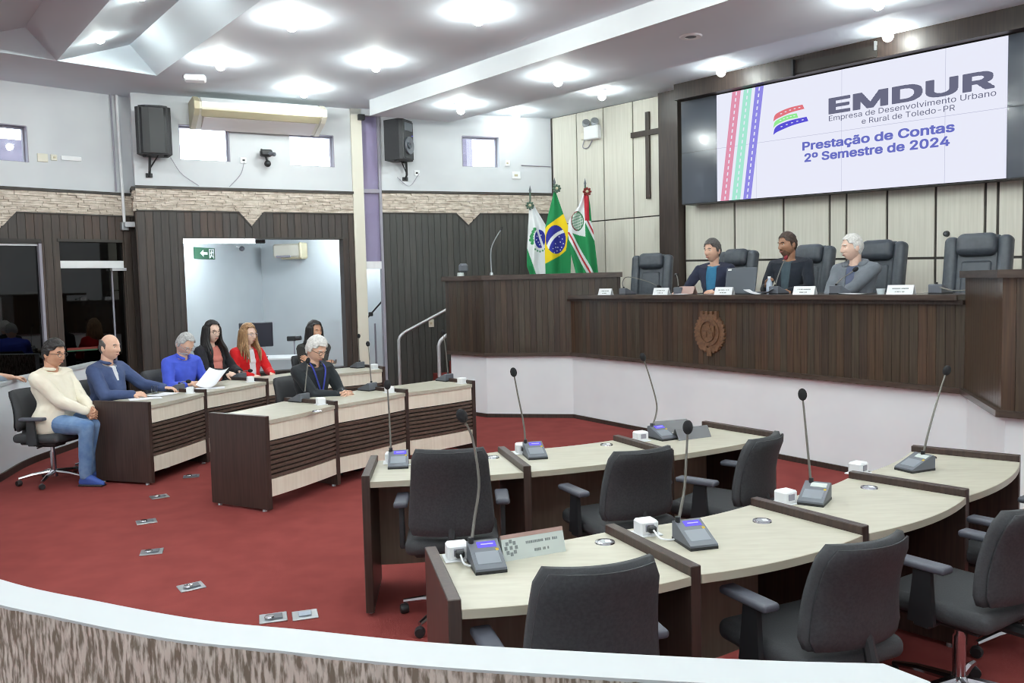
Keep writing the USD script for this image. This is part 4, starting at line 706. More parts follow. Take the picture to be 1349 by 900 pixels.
nameplate(1.21, 5.64, TZ, 0.45, -0.9, 0.27, 0.085, 'nearer of two grey nameplates seen from behind on the second row', 'nameplate_grey', 0, 0.5)
# floor sockets
for x, y, rz, k, l in ((-3.18, 8.276, 0.3, 0, 'dark floor socket beside the outer desk row'), (-3.162, 7.469, 0.6, 1, 'dull metal floor socket nearest the outer desk end'), (-2.929, 6.653, 0.5, 1, 'shiny metal floor socket second along the red aisle'), (-2.555, 5.861, 0.3, 1, 'metal floor socket third along the red aisle'), (-2.008, 5.137, 0.6, 1, 'opened metal floor socket fourth along the red aisle'), (-1.357, 4.61, 0.3, 2, 'double metal floor socket with two plates nearest the curved wall')):
    t = thing('floor_socket', l, 'floor socket', (x, y, 0), rz, 'metal floor sockets'); part(t, 'cover_plate', rbox((0, 0, 0.004), (0.15, 0.13, 0.008), 0.003), 'steel_plate' if k else 'mic_grey'); part(t, 'lid', rbox((0.01, 0.0, 0.012), (0.08, 0.07, 0.008), 0.003), 'mic_grey'); part(t, 'boss', mv(lathe([(0, 0), (0.028, 0), (0.024, 0.008), (0, 0.009)], 16), (-0.02, -0.01, 0.015)), 'chrome', 40)
    if k == 2: part(t, 'cover_plate', rbox((0.17, -0.02, 0.004), (0.14, 0.13, 0.008), 0.003), 'steel_plate'); part(t, 'lid', rbox((0.17, -0.02, 0.012), (0.07, 0.06, 0.006), 0.003), 'cloth_grey')

# ------------------------------------------------------------------ task chairs
def curved_pad(w0, w1, h, th, bow, wrap, n=14, k=10, r=0.03):
    """An upright pad: bottom width w0, top width w1, height h; bowed backwards in profile by bow and wrapped forwards at the sides by wrap. Front is +y."""
    U = np.linspace(-1, 1, n); V = np.linspace(0, 1, k); verts = []; 
    for sgn in (1, -1):
        for v in V:
            ww = (w0 * (1 - v) + w1 * v) / 2
            for u in U:
                ed = max(0.0, abs(u) - 0.8) / 0.2; ev = max(0.0, abs(v - 0.5) * 2 - 0.8) / 0.2; t_ = th / 2 * math.sqrt(max(0.03, 1 - 0.9 * max(ed, ev) ** 2))
                cr_ = 1 - 0.10 * max(0, abs(v - 0.5) * 2 - 0.85) / 0.15
                verts.append((u * ww * cr_, -bow * (1 - (2 * v - 0.9) ** 2) * -1 * 0.6 - bow * v * 1.2 + wrap * u * u + sgn * t_, v * h))
    F = []; N = n * k
    for i in range(k - 1):
        for j in range(n - 1):
            a = i * n + j; F += [(a, a + n, a + n + 1), (a, a + n + 1, a + 1)]; b = N + a; F += [(b, b + n + 1, b + n), (b, b + 1, b + n + 1)]
    rim = [i for i in range(n)] + [i * n + n - 1 for i in range(1, k)] + [(k - 1) * n + j for j in range(n - 2, -1, -1)] + [i * n for i in range(k - 2, 0, -1)]
    for a, b in zip(rim, rim[1:] + rim[:1]): F += [(a, b, N + b), (a, N + b, N + a)]
    m = trimesh.Trimesh(np.array(verts), F, process=False)
    if m.volume < 0: m.invert()
    return m
chair0 = chair1 = None
def star_base(t, r=0.30, m='chrome', legs=5, a0=0.3):
    for i in range(legs):
        a = a0 + 2 * PI * i / legs; c, s = math.cos(a), math.sin(a)
        part(t, 'base_leg', tube([(c * 0.03, s * 0.03, 0.11), (c * r * 0.6, s * r * 0.6, 0.095), (c * r, s * r, 0.07)], [0.022, 0.018, 0.013], 8), m)
        w = mv(lathe([(0, -0.022), (0.024, -0.022), (0.028, -0.012), (0.028, 0.012), (0.024, 0.022), (0, 0.022)], 14), (0, 0, 0), 0, PI / 2); part(t, 'caster', mv(w, (c * r, s * r, 0.028), a + PI / 2 + 0.6), 'black_plastic', 40)
    part(t, 'column', lathe([(0, 0.06), (0.035, 0.06), (0.035, 0.12), (0.026, 0.13), (0.026, 0.30), (0.018, 0.31), (0.018, 0.41), (0, 0.41)], 16), 'chrome', 40)
def task_chair(x, y, dx, dy, label, group='black task chairs', tall=True):
    global chair0, chair1
    rz = face(dx, dy); src = chair0 if tall else chair1; BH = 0.46 if tall else 0.385
    if src is not None: return dup(src, 'task_chair', (x, y, 0), rz, label, 'chair', group)
    t = thing('task_chair', label, 'chair', (x, y, 0), rz, group)
    if tall: chair0 = t
    else: chair1 = t
    part(t, 'seat', softbox((0, 0.0, 0.465), (0.49, 0.48, 0.085), 0.038), 'seat_fabric', 50); part(t, 'seat_shell', rbox((0, 0, 0.415), (0.40, 0.38, 0.03), 0.012), 'black_plastic')
    part(t, 'backrest', mv(curved_pad(0.46, 0.385, BH, 0.085, 0.05, 0.05), (0, -0.245, 0.53)), 'seat_fabric', True); part(t, 'back_shell', mv(curved_pad(0.445, 0.37, BH - 0.015, 0.03, 0.05, 0.05), (0, -0.282, 0.535)), 'black_soft', True)
    part(t, 'back_bracket', tube([(0, -0.10, 0.40), (0, -0.27, 0.40), (0, -0.30, 0.46), (0, -0.262, 0.60)], [0.028, 0.026, 0.024, 0.02], 8), 'black_plastic')
    for s in (-1, 1):
        part(t, 'arm_post', trimesh.convex.convex_hull(np.array([(s * x_, y_, z_) for x_ in (0.262, 0.285) for y_, z_ in ((-0.05, 0.42), (0.06, 0.42), (-0.035, 0.645), (0.035, 0.645))])), 'black_plastic'); part(t, 'arm_mount', rbox((s * 0.22, 0.0, 0.415), (0.13, 0.07, 0.02), 0.005), 'black_plastic')
        part(t, 'arm_pad', softbox((s * 0.272, 0.02, 0.66), (0.075, 0.25, 0.032), 0.014), 'arm_grey', 50)
    part(t, 'mechanism', rbox((0, -0.02, 0.385), (0.16, 0.22, 0.05), 0.01), 'black_plastic'); part(t, 'lever', tube([(0.06, 0, 0.385), (0.23, 0.02, 0.38)], 0.008, 6), 'black_plastic'); star_base(t)
    return t
for x, y, dx, dy, l in ((-0.345, 4.56, -0.05, 1, 'task chair with its back squarely to the viewer, left end of second row'), (0.58, 4.79, -0.42, 0.91, 'task chair at the middle desk of the second row'), (1.24, 5.03, -0.75, 0.66, 'task chair turned left at the right desk of the second row'), (0.17, 2.74, -0.27, 0.96, 'task chair pushed in at the nearest desk, its back cut by the curved wall'), (1.09, 3.13, -0.44, 0.9, 'task chair at the second desk of the nearest row'), (1.85, 3.49, -0.55, 0.83, 'task chair at the third desk of the nearest row, cut by the right edge'), (2.45, 4.02, -0.6, 0.8, 'task chair at the far right desk, only an arm in view'),
                        (-5.68, 8.40, 0.05, 1.0, 'task chair outside the low wall under the person at the left edge'), (-4.46, 8.16, 0.98, -0.16, 'task chair under the man in the cream sweater'), (-4.22, 8.74, 0.95, -0.3, 'task chair under the man in the navy jacket'), (-3.90, 9.72, 0.92, -0.38, 'task chair under the man in the bright blue shirt'), (-3.72, 10.42, 0.9, -0.44, 'task chair under the woman in the black blazer'), (-3.42, 10.86, 0.85, -0.52, 'task chair under the woman in red'), (-2.64, 11.36, 0.72, -0.69, 'task chair under the woman in dark grey by the slot'), (-2.10, 8.62, 0.82, -0.57, 'task chair under the white-haired man with the lanyard')): task_chair(x, y, dx, dy, l, tall=('squarely' in l or 'pushed in' in l))
# executive chairs on the dais
ex0 = None
def exec_chair(x, y, dx, dy, label):
    global ex0
    if ex0 is not None: return dup(ex0, 'executive_chair', (x, y, 0.95), face(dx, dy), label, 'chair', 'leather executive chairs on the dais')
    t = ex0 = thing('executive_chair', label, 'chair', (x, y, 0.95), face(dx, dy), 'leather executive chairs on the dais')
    part(t, 'seat', softbox((0, 0.02, 0.46), (0.52, 0.5, 0.13), 0.05), 'leather', 50)
    def tilt(m): return mv(m, (0, -0.24, 0.50), 0, 0.16)
    part(t, 'backrest', tilt(softbox((0, 0, 0.36), (0.40, 0.10, 0.74), 0.04)), 'leather', 50)
    for s in (-1, 1): part(t, 'bolster', tilt(softbox((s * 0.235, 0.02, 0.36), (0.13, 0.14, 0.72), 0.055)), 'leather', 50)
    part(t, 'headrest', tilt(softbox((0, 0.065, 0.63), (0.36, 0.15, 0.22), 0.07)), 'leather', 50); part(t, 'back_panel', tilt(softbox((0, 0.035, 0.25), (0.27, 0.07, 0.46), 0.03)), 'leather', 50)
    for s in (-1, 1): part(t, 'arm', tube([(s * 0.29, -0.18, 0.42), (s * 0.32, -0.2, 0.62), (s * 0.32, 0.0, 0.66), (s * 0.32, 0.16, 0.63), (s * 0.29, 0.14, 0.42)], 0.025, 8), 'black_plastic', 60); part(t, 'arm_pad', softbox((s * 0.32, -0.02, 0.67), (0.07, 0.28, 0.04), 0.018), 'leather', 50)
    part(t, 'mechanism', rbox((0, 0, 0.385), (0.2, 0.25, 0.05), 0.01), 'black_plastic'); star_base(t); return t
for x, y, dx, dy, l in ((1.80, 11.62, -0.55, -0.83, 'empty leather executive chair beside the dark pillar'), (2.66, 10.80, -0.84, -0.54, 'leather executive chair behind the man in the teal shirt'), (3.27, 9.86, -0.84, -0.54, 'leather executive chair behind the man holding the red-tipped microphone'), (3.72, 9.02, -0.80, -0.60, 'leather executive chair behind the white-haired man in the grey hoodie'), (4.24, 7.95, -0.72, -0.69, 'empty leather executive chair beside the right speaking desk')): exec_chair(x, y, dx, dy, l)

# ------------------------------------------------------------------ people
mat('skin_light', (226, 184, 160), 0.5, rgb2=(219, 173, 149), scale=(20, 20, 20)); mat('skin_tan', (208, 160, 132), 0.5, rgb2=(199, 149, 122), scale=(20, 20, 20)); mat('skin_pale', (234, 200, 182), 0.5, rgb2=(228, 190, 171), scale=(20, 20, 20)); mat('skin_brown', (168, 124, 98), 0.5, rgb2=(158, 115, 90), scale=(20, 20, 20))
mat('stubble', (124, 90, 72), 0.8, rgb2=(104, 74, 60), scale=(120, 120, 120)); mat('lip', (168, 106, 98), 0.45); mat('eye_white', (225, 222, 216), 0.3); mat('eye_dark', (40, 30, 26), 0.25); mat('frame_black', (28, 27, 30), 0.3)
mat('hair_black', (34, 30, 30), 0.55, rgb2=(24, 21, 21), scale=(80, 80, 12), bump=0.3, bscale=(160, 160, 30)); mat('hair_brown', (72, 54, 44), 0.55, rgb2=(52, 38, 31), scale=(80, 80, 12), bump=0.3, bscale=(160, 160, 30)); mat('hair_blond', (176, 138, 98), 0.5, rgb2=(128, 94, 64), scale=(70, 70, 10), bump=0.3, bscale=(160, 160, 30))
mat('hair_grey', (196, 196, 196), 0.6, rgb2=(150, 150, 150), scale=(60, 60, 60), bump=0.35, bscale=(150, 150, 150)); mat('hair_white', (232, 230, 226), 0.6, rgb2=(205, 203, 200), scale=(60, 60, 60), bump=0.35, bscale=(150, 150, 150)); mat('hair_salt', (96, 92, 90), 0.6, rgb2=(66, 62, 60), scale=(90, 90, 90), bump=0.35, bscale=(150, 150, 150))
def cloth(n, a, b): mat(n, a, 0.85, rgb2=b, scale=(9, 9, 9), bump=0.15, bscale=(40, 40, 40), spec=0.2, sheen=0.1)
cloth('sweater_cream', (243, 236, 219), (235, 227, 208)); cloth('denim', (120, 148, 184), (90, 120, 164)); cloth('navy_jacket', (76, 90, 128), (64, 78, 116)); cloth('shirt_white', (235, 236, 240), (226, 228, 234)); cloth('shirt_blue', (82, 102, 220), (72, 92, 206)); cloth('blazer_black', (44, 42, 48), (36, 35, 40)); cloth('blouse_salmon', (226, 142, 130), (216, 130, 120)); cloth('blazer_red', (222, 40, 44), (208, 34, 40)); cloth('top_charcoal', (70, 68, 66), (58, 57, 56)); cloth('jacket_black', (46, 50, 54), (38, 42, 46)); cloth('trouser_dark', (48, 50, 60), (40, 42, 52)); cloth('jacket_navy_dark', (50, 54, 74), (42, 46, 64)); cloth('shirt_teal', (62, 124, 158), (54, 112, 148)); cloth('blazer_dark', (40, 44, 54), (34, 38, 46)); cloth('shirt_slate', (72, 86, 94), (62, 76, 84)); cloth('hoodie_grey', (120, 126, 134), (108, 114, 122)); cloth('shirt_greyblue', (98, 106, 130), (88, 96, 120))
cloth('lanyard_blue', (70, 78, 170), (62, 70, 158)); mat('badge_green', (150, 214, 172), 0.4); mat('shoe_blue', (56, 84, 160), 0.6); mat('shoe_black', (34, 34, 38), 0.5); mat('sole_white', (228, 228, 230), 0.6)
MF = manifold3d.Manifold
SP1 = np.array(trimesh.creation.icosphere(2, 1.0).vertices)
def bone(a, ra, b, rb): return MF.hull_points(np.vstack([SP1 * ra + np.array(a), SP1 * rb + np.array(b)]))
def hullp(*prs): return MF.hull_points(np.vstack([SP1 * r + np.array(p) for p, r in prs]))
def join(ms): return MF.batch_boolean(ms, manifold3d.OpType.Add)
def to_mf(m): return MF(manifold3d.Mesh(np.asarray(m.vertices, np.float32), np.asarray(m.faces, np.uint32)))
def soft(m, ln, it=12):
    t = tm(m.refine_to_length(ln)); t = trimesh.Trimesh(t.vertices, t.faces, process=True); trimesh.smoothing.filter_taubin(t, lamb=0.5, nu=0.53, iterations=it); return t
def wrinkle(t, amp, freq, seed):
    t = t.copy(); v = np.array(t.vertices); n = np.array(t.vertex_normals); d = meshkit.fbm(v * freq, 3, seed) - 0.5; t.vertices = v + n * (d * amp)[:, None]; return t
def gauss(d, s): return np.exp(-(d / s) ** 2)
def head_mesh(fem=False, heavy=0.0, off=0.0):
    m = trimesh.creation.icosphere(5, 1.0); v = np.array(m.vertices); u = v.copy(); x, y, z = u.T
    v = u * np.array((0.077 + 0.004 * heavy, 0.097, 0.122)); low = np.clip(-(z + 0.12) / 0.88, 0, 1)
    v[:, 0] *= 1 - (0.36 - 0.22 * heavy + 0.05 * fem) * low ** 1.3; back = np.clip(-y, 0, 1)
    v[:, 1] = np.where(y < 0, v[:, 1] * (1 - 0.45 * low), v[:, 1] * (1 - 0.06 * low)); v[:, 1] += np.where((y > 0) & (z < -0.4), 0.008 * low, 0); v[:, 0] *= 1 - 0.05 * np.clip(y, 0, 1) ** 2
    X, Y, Z = v.T; f = np.clip(y, 0, 1); dy = np.zeros(len(v))
    dy += -0.013 * f * (np.exp(-((np.abs(X) - 0.031) / 0.017) ** 2 - ((Z - 0.008) / 0.014) ** 2)); dy += 0.005 * f * gauss(Z - 0.032, 0.010) * gauss(X, 0.05)
    nose = np.clip((0.022 - Z) / 0.055, 0, 1) * (Z > -0.045); dy += f ** 2 * (0.004 + 0.024 * nose) * np.exp(-(X / (0.009 + 0.008 * nose)) ** 2) * np.where(Z > -0.034, 1, np.clip((Z + 0.048) / 0.014, 0, 1)) * (Z < 0.03)
    dy += 0.006 * f * np.exp(-(X / 0.022) ** 2 - ((np.abs(Z + 0.064) - 0.006) / 0.006) ** 2); dy += 0.008 * f * np.exp(-(X / 0.02) ** 2 - ((Z + 0.098) / 0.014) ** 2); dy += 0.005 * f * np.exp(-((np.abs(X) - 0.042) / 0.018) ** 2 - ((Z + 0.022) / 0.02) ** 2)
    v[:, 1] += dy; m.vertices = v
    if off:
        m.vertices = np.array(m.vertices) + np.array(m.vertex_normals) * off
    return m
def hair_cap(style, th, seed, fem=False):
    """Head surface pushed outwards, cut along a hairline drawn in side view (y forwards, z up)."""
    h = head_mesh(fem, 0, th); v = np.array(h.vertices); n = np.array(h.vertex_normals); top = np.clip(v[:, 2] / 0.12, 0, 1)
    v = v + n * ((meshkit.fbm(v * 38, 3, seed) - 0.4) * 0.014 + top * 0.008)[:, None]; h.vertices = v; M = to_mf(h)
    lines = {'short': [(0.3, 0.082), (0.066, 0.080), (0.058, 0.045), (0.026, 0.035), (0.018, -0.012), (-0.012, -0.016), (-0.03, -0.05), (-0.06, -0.085), (-0.06, -0.3), (0.3, -0.3)],
             'receding': [(0.3, 0.10), (0.048, 0.105), (0.044, 0.05), (0.020, 0.04), (0.016, -0.012), (-0.012, -0.016), (-0.03, -0.05), (-0.06, -0.08), (-0.06, -0.3), (0.3, -0.3)],
             'bald': [(0.3, 0.3), (-0.03, 0.3), (-0.03, 0.075), (0.0, 0.05), (0.020, 0.03), (0.014, -0.012), (-0.012, -0.016), (-0.03, -0.05), (-0.06, -0.075), (-0.06, -0.3), (0.3, -0.3)],
             'long': [(0.3, 0.098), (0.052, 0.096), (0.040, 0.05), (0.020, 0.0), (0.012, -0.06), (0.0, -0.3), (0.3, -0.3)]}[style]
    cut = trimesh.creation.extrude_polygon(Polygon(lines), 0.4, engine='earcut'); c = np.array(cut.vertices); cut = trimesh.Trimesh(np.c_[c[:, 2] - 0.2, c[:, 0], c[:, 1]], cut.faces, process=False); cut.invert() if cut.volume < 0 else None
    M = M - to_mf(cut)
    if style == 'bald': M = M - to_mf(box((0, 0.0, 0.165), (0.5, 0.5, 0.19)))
    return M
def hand_bones(wrist, d, palm, side, curl=0.6, spread=0.12, s=1.0):
    """wrist; d = direction of the fingers; palm = palm normal; side +1 right, -1 left (thumb side set from these)."""
    d = np.array(d, float); d /= np.linalg.norm(d); palm = np.array(palm, float); palm -= d * (palm @ d); palm /= np.linalg.norm(palm); w = np.cross(d, palm) * -side; wr = np.array(wrist, float)
    kn = [wr + d * (0.088 - 0.004 * abs(i - 1.2)) * s + w * (0.030 - 0.0205 * i) * s for i in range(4)]
    B = [hullp((wr + w * 0.016, 0.017), (wr - w * 0.016, 0.016), (kn[0], 0.0125), (kn[3], 0.0115), (kn[1], 0.0125))]
    for i, L in enumerate((0.072, 0.080, 0.074, 0.058)):
        p = kn[i]; a = curl * 0.5; dd = d + w * (spread * (1.2 - i) * 0.25)
        for k, (fr, r0, r1) in enumerate(((0.45, 0.0095, 0.0088), (0.31, 0.0088, 0.008), (0.24, 0.008, 0.0066))):
            q = dd * math.cos(a) + palm * math.sin(a); q /= np.linalg.norm(q); e = p + q * L * fr * s; B.append(bone(p, r0, e, r1)); p = e; a += curl * (0.85 if k == 0 else 0.6)
    t0 = wr + w * 0.024 + d * 0.02; t1 = t0 + (w * 0.55 + d * 0.65 + palm * 0.35) * 0.045; t2 = t1 + (d * 0.85 + w * 0.1 + palm * (0.25 + 0.3 * curl)) * 0.032; t3 = t2 + (d * 0.9 - w * 0.15 + palm * (0.2 + 0.4 * curl)) * 0.024
    return B + [bone(t0, 0.016, t1, 0.0115), bone(t1, 0.0115, t2, 0.0098), bone(t2, 0.0098, t3, 0.008)]
def ik(S, Wd, l1, l2, pole):
    S, Wd = np.array(S, float), np.array(Wd, float); v = Wd - S; D = min(np.linalg.norm(v), (l1 + l2) * 0.995); u = v / np.linalg.norm(v); Wd = S + u * D; a = (l1 * l1 - l2 * l2 + D * D) / (2 * D); h = math.sqrt(max(l1 * l1 - a * a, 0)); p = np.array(pole, float); p = p - u * (p @ u); p /= np.linalg.norm(p); return S + u * a + p * h, Wd
def person(label, hip, floor, face_deg, lean, head, hands, look, s=1.0, twist=0.0, legs=True):
    """hip (x, y, z) and floor height; face_deg: heading (0 = +x, 90 = +y); lean forwards in radians; head (yaw, pitch) relative to the body, degrees;
    hands: for 'L' and 'R' (f, r, u) from the hip point and optional palm/curl; look: dict of style."""
    g = math.radians(face_deg); F = np.array([math.cos(g), math.sin(g), 0]); Rr = np.array([F[1], -F[0], 0]); Up = np.array([0, 0, 1.0]); H = np.array(hip, float)
    t = thing_at('person', label, 'person', (H[0], H[1], floor)); fem = look.get('fem', False); hv = look.get('heavy', 0.0)
    sp = Up * math.cos(lean) + F * math.sin(lean); fr = F * math.cos(lean) - Up * math.sin(lean)
    Rs = Rr * math.cos(twist) + F * math.sin(twist); sw = (0.165 if fem else 0.195) * s
    N = H + sp * 0.485 * s; SR = H + sp * 0.43 * s + Rs * sw; SL = H + sp * 0.43 * s - Rs * sw
    hs = look.get('head', 1.0) * 1.07; y, p = math.radians(head[0]), math.radians(head[1])
    hf = F * math.cos(y) - Rr * math.sin(y); hr = np.array([hf[1], -hf[0], 0.0]); hf = hf * math.cos(p) + Up * math.sin(p); hu = np.cross(hr, hf)
    HC = N + sp * 0.040 + Up * 0.125 * hs + F * 0.028 + hf * 0.012 - Up * 0.02 * max(0, -p)
    T = np.eye(4); T[:3, 0] = hr * hs; T[:3, 1] = hf * hs; T[:3, 2] = hu * hs; T[:3, 3] = HC
    def HX(m): m = tm(m).copy(); m.apply_transform(T); return m
    hp = lambda a, b, c: (T @ np.array([a, b, c, 1.0]))[:3]
    arms = {}
    for k, S, sg in (('R', SR, 1), ('L', SL, -1)):
        q = hands[k]; Wd = H + F * q[0] + Rr * q[1] + Up * q[2]; pole = q[3] if len(q) > 3 and q[3] is not None else None
        pole = Rr * sg * 0.55 - Up * 0.8 - F * 0.25 if pole is None else F * pole[0] + Rr * pole[1] + Up * pole[2]
        E, Wd = ik(S, Wd, 0.285 * s, 0.25 * s, pole); hd = q[4] if len(q) > 4 and q[4] is not None else None; hd = (Wd - E) if hd is None else F * hd[0] + Rr * hd[1] + Up * hd[2]
        pal = q[5] if len(q) > 5 and q[5] is not None else (0.2, -sg * 0.5, -0.8); pal = F * pal[0] + Rr * pal[1] + Up * pal[2]; arms[k] = (S, E, Wd, hd, pal, q[6] if len(q) > 6 else 0.55, sg)
    # skin: one continuous body
    hm = head_mesh(fem, hv); ears = [mv(trimesh.creation.icosphere(3, 1.0), (0, 0, 0)) for _ in (0, 1)]
    for e, sg in zip(ears, (-1, 1)): e.apply_scale((0.012, 0.022, 0.034)); e.apply_transform(rot(0.25 * sg, (0, 0, 1))); e.apply_translation((sg * 0.076, -0.008, -0.008))
    B = [to_mf(HX(hm)), to_mf(HX(ears[0])), to_mf(HX(ears[1])), soft_mf(hullp((hp(0, -0.03, -0.05), 0.052 * (0.88 if fem else 1) + 0.006 * hv), (N + sp * 0.0, 0.054 + 0.008 * hv)), 0.02), hullp((N - sp * 0.03, 0.05), (H + sp * 0.36, 0.10), (SR, 0.045), (SL, 0.045)), hullp((H + sp * 0.36, 0.10), (H, 0.10))]
    for k, (S, E, Wd, hd, pal, cu, sg) in arms.items():
        B += [bone(S, 0.043, E, 0.036), bone(E, 0.036, Wd, 0.026)]; B.append(soft_mf(join(hand_bones(Wd, hd, pal, sg, cu, s=1.02 if not fem else 0.93)), 0.006, 4))
    hip_j = {}
    if legs:
        for sg, k in ((1, 'R'), (-1, 'L')):
            J = H + Rr * 0.09 * sg; lk = look.get('knee' + k, (0.40, 0.13 * sg, -0.03)); K = H + F * lk[0] + Rr * lk[1] + Up * lk[2]; la = look.get('ankle' + k, (lk[0] + 0.02, lk[1], None)); A = H + F * la[0] + Rr * la[1]; A[2] = floor + 0.085; hip_j[k] = (J, K, A)
            B += [bone(J, 0.075, K, 0.05), bone(K, 0.05, A, 0.036)]
    part(t, 'body', tm(join(B)), look['skin'], 60)
    # clothing
    top = look['top']; tr = look.get('top_r', 1.0); bel = 0.022 * hv
    tor = [hullp((H + Rr * 0.075, 0.135 * tr + bel), (H - Rr * 0.075, 0.135 * tr + bel), (H + sp * 0.17 + fr * (0.03 + bel), 0.135 * tr + bel)), hullp((H + sp * 0.17 + fr * (0.03 + bel), 0.135 * tr + bel), (H + sp * 0.34 + Rs * 0.075, 0.118 * tr + bel * 0.5), (H + sp * 0.34 - Rs * 0.075, 0.118 * tr + bel * 0.5)), hullp((H + sp * 0.34 + Rs * 0.075, 0.118 * tr), (H + sp * 0.34 - Rs * 0.075, 0.118 * tr), (SR - Rs * 0.01, 0.068 * tr), (SL + Rs * 0.01, 0.068 * tr), (N - sp * 0.005, 0.076))]
    if fem: tor.append(hullp((H + sp * 0.32 + Rs * 0.065 + fr * 0.075, 0.066), (H + sp * 0.32 - Rs * 0.065 + fr * 0.075, 0.066), (H + sp * 0.32, 0.1)))
    slv = []
    for k, (S, E, Wd, hd, pal, cu, sg) in arms.items():
        wv = (Wd - E) / np.linalg.norm(Wd - E); cut = look.get('sleeve', 0.97); slv += [bone(S, 0.068 * tr, E, 0.056 * tr), bone(E, 0.056 * tr, E + (Wd - E) * cut, 0.040 * tr)]
    coat = wrinkle(soft(join(tor + slv), 0.022, 14), 0.022, 11, int(abs(H[0] * 100)))
    nk = sp + fr * 0.45; nk /= np.linalg.norm(nk); cutneck = lambda q: to_mf(q).trim_by_plane((-nk).tolist(), float(-nk @ (N + sp * 0.012)))
    coat = tm(cutneck(coat))
    if look.get('inner'):
        M = to_mf(coat); w0, w1, zt = look.get('vee', (0.07, 0.04, 0.12)); c0 = H + sp * zt; c1 = N + sp * 0.03
        pts = [];
        for c, w_ in ((c0, w1), (H + sp * 0.40, w0), (c1, w0 * 0.9)):
            for sg in (-1, 1):
                for dd in (0.03, 0.45): pts.append(c + Rs * w_ * sg + fr * dd)
        M = M - MF.hull_points(np.array(pts)); coat = tm(M)
        shirt = wrinkle(soft(join([hullp((H + Rs * 0.06, 0.118 * tr + bel), (H - Rs * 0.06, 0.118 * tr + bel), (H + sp * 0.17 + fr * (0.03 + bel), 0.122 * tr + bel)), hullp((H + sp * 0.17 + fr * (0.03 + bel), 0.122 * tr + bel), (H + sp * 0.34 + Rs * 0.07, 0.108 * tr + bel * 0.5), (H + sp * 0.34 - Rs * 0.07, 0.108 * tr + bel * 0.5)), hullp((H + sp * 0.34 + Rs * 0.07, 0.108 * tr), (H + sp * 0.34 - Rs * 0.07, 0.108 * tr), (N - sp * 0.01, 0.072))] + ([hullp((H + sp * 0.32 + Rs * 0.06 + fr * 0.07, 0.058), (H + sp * 0.32 - Rs * 0.06 + fr * 0.07, 0.058), (H + sp * 0.32, 0.09))] if fem else [])), 0.022, 12), 0.012, 12, 5)
        part(t, look.get('inner_name', 'shirt'), tm(cutneck(shirt)), look['inner'], 50)
    part(t, look.get('top_name', 'jacket'), coat, top, 50)
    if look.get('collar'):
        c = []; 
        for a in np.linspace(-PI * 0.86, PI * 0.86, 22):
            q = N + sp * (0.012 + 0.022 * (1 - abs(a) / PI)) + (-fr * math.cos(a) * 0.062 + Rs * math.sin(a) * 0.062) * (1.05 + 0.05 * hv) + fr * 0.012; c.append(q)
        part(t, 'collar', tube(np.array(c), np.r_[0.008, np.full(20, 0.016), 0.008], 8), look['collar'], 60)
    if look.get('hood'):
        c = [N + sp * (0.0 + 0.01 * math.cos(a)) + (-fr * math.cos(a) * 0.095 + Rs * math.sin(a) * 0.10) - fr * 0.01 for a in np.linspace(-PI * 0.75, PI * 0.75, 20)]; part(t, 'hood', tube(np.array(c), np.r_[0.02, np.full(18, 0.038), 0.02], 9), look['hood'], 60)
    if legs:
        L = [hullp((H + Rr * 0.08 - Up * 0.01, 0.125), (H - Rr * 0.08 - Up * 0.01, 0.125))]
        for k, (J, K, A) in hip_j.items(): L += [bone(J, 0.105, K, 0.074), bone(K, 0.072, A + Up * 0.02, 0.056)]
        part(t, 'trousers', wrinkle(soft(join(L), 0.026, 10), 0.02, 12, 9), look.get('bottom', 'trouser_dark'), True)
        for k, (J, K, A) in hip_j.items():
            a = A * 1.0; sh = hullp((a + F * -0.035 + Up * -0.045, 0.036), (a + F * 0.06 - Up * 0.05, 0.036), (a + F * 0.165 - Up * 0.06, 0.026), (a + Up * 0.0, 0.042)); so = part(t, 'shoe', soft(sh, 0.016, 6), look.get('shoe', 'shoe_black'), True)
            part(so, 'sole', mv(rbox((0.062, 0, 0.0), (0.25, 0.085, 0.02), 0.008), (a[0], a[1], floor + 0.010), g), 'sole_white' if look.get('white_sole') else 'black_plastic')
    # face and hair
    for sg in (-1, 1):
        e = part(t, 'eye', HX(mv(trimesh.creation.icosphere(3, 0.0105), (sg * 0.031, 0.0690, 0.006))), 'eye_white', True); part(e, 'iris', HX(mv(trimesh.creation.icosphere(2, 0.0066), (sg * 0.031, 0.0742, 0.005))), 'eye_dark', True)
        br = np.array([(sg * 0.014, 0.090, 0.027), (sg * 0.030, 0.089, 0.033), (sg * 0.047, 0.078, 0.027)]); part(t, 'eyebrow', HX(tube(bez(br, 5), 0.0042 if not fem else 0.003, 6)), look.get('brow', look['hair']), 60)
    lp = trimesh.creation.icosphere(3, 1.0); lp.apply_scale((0.023, 0.007, 0.0075 if fem else 0.006)); part(t, 'mouth', HX(mv(lp, (0, 0.0905, -0.064))), 'lip', True)
    th = look.get('hair_th', 0.010)
    hairs = [to_mf(HX(tm(hair_cap(look['cut'], th, look.get('seed', 1), fem))))]
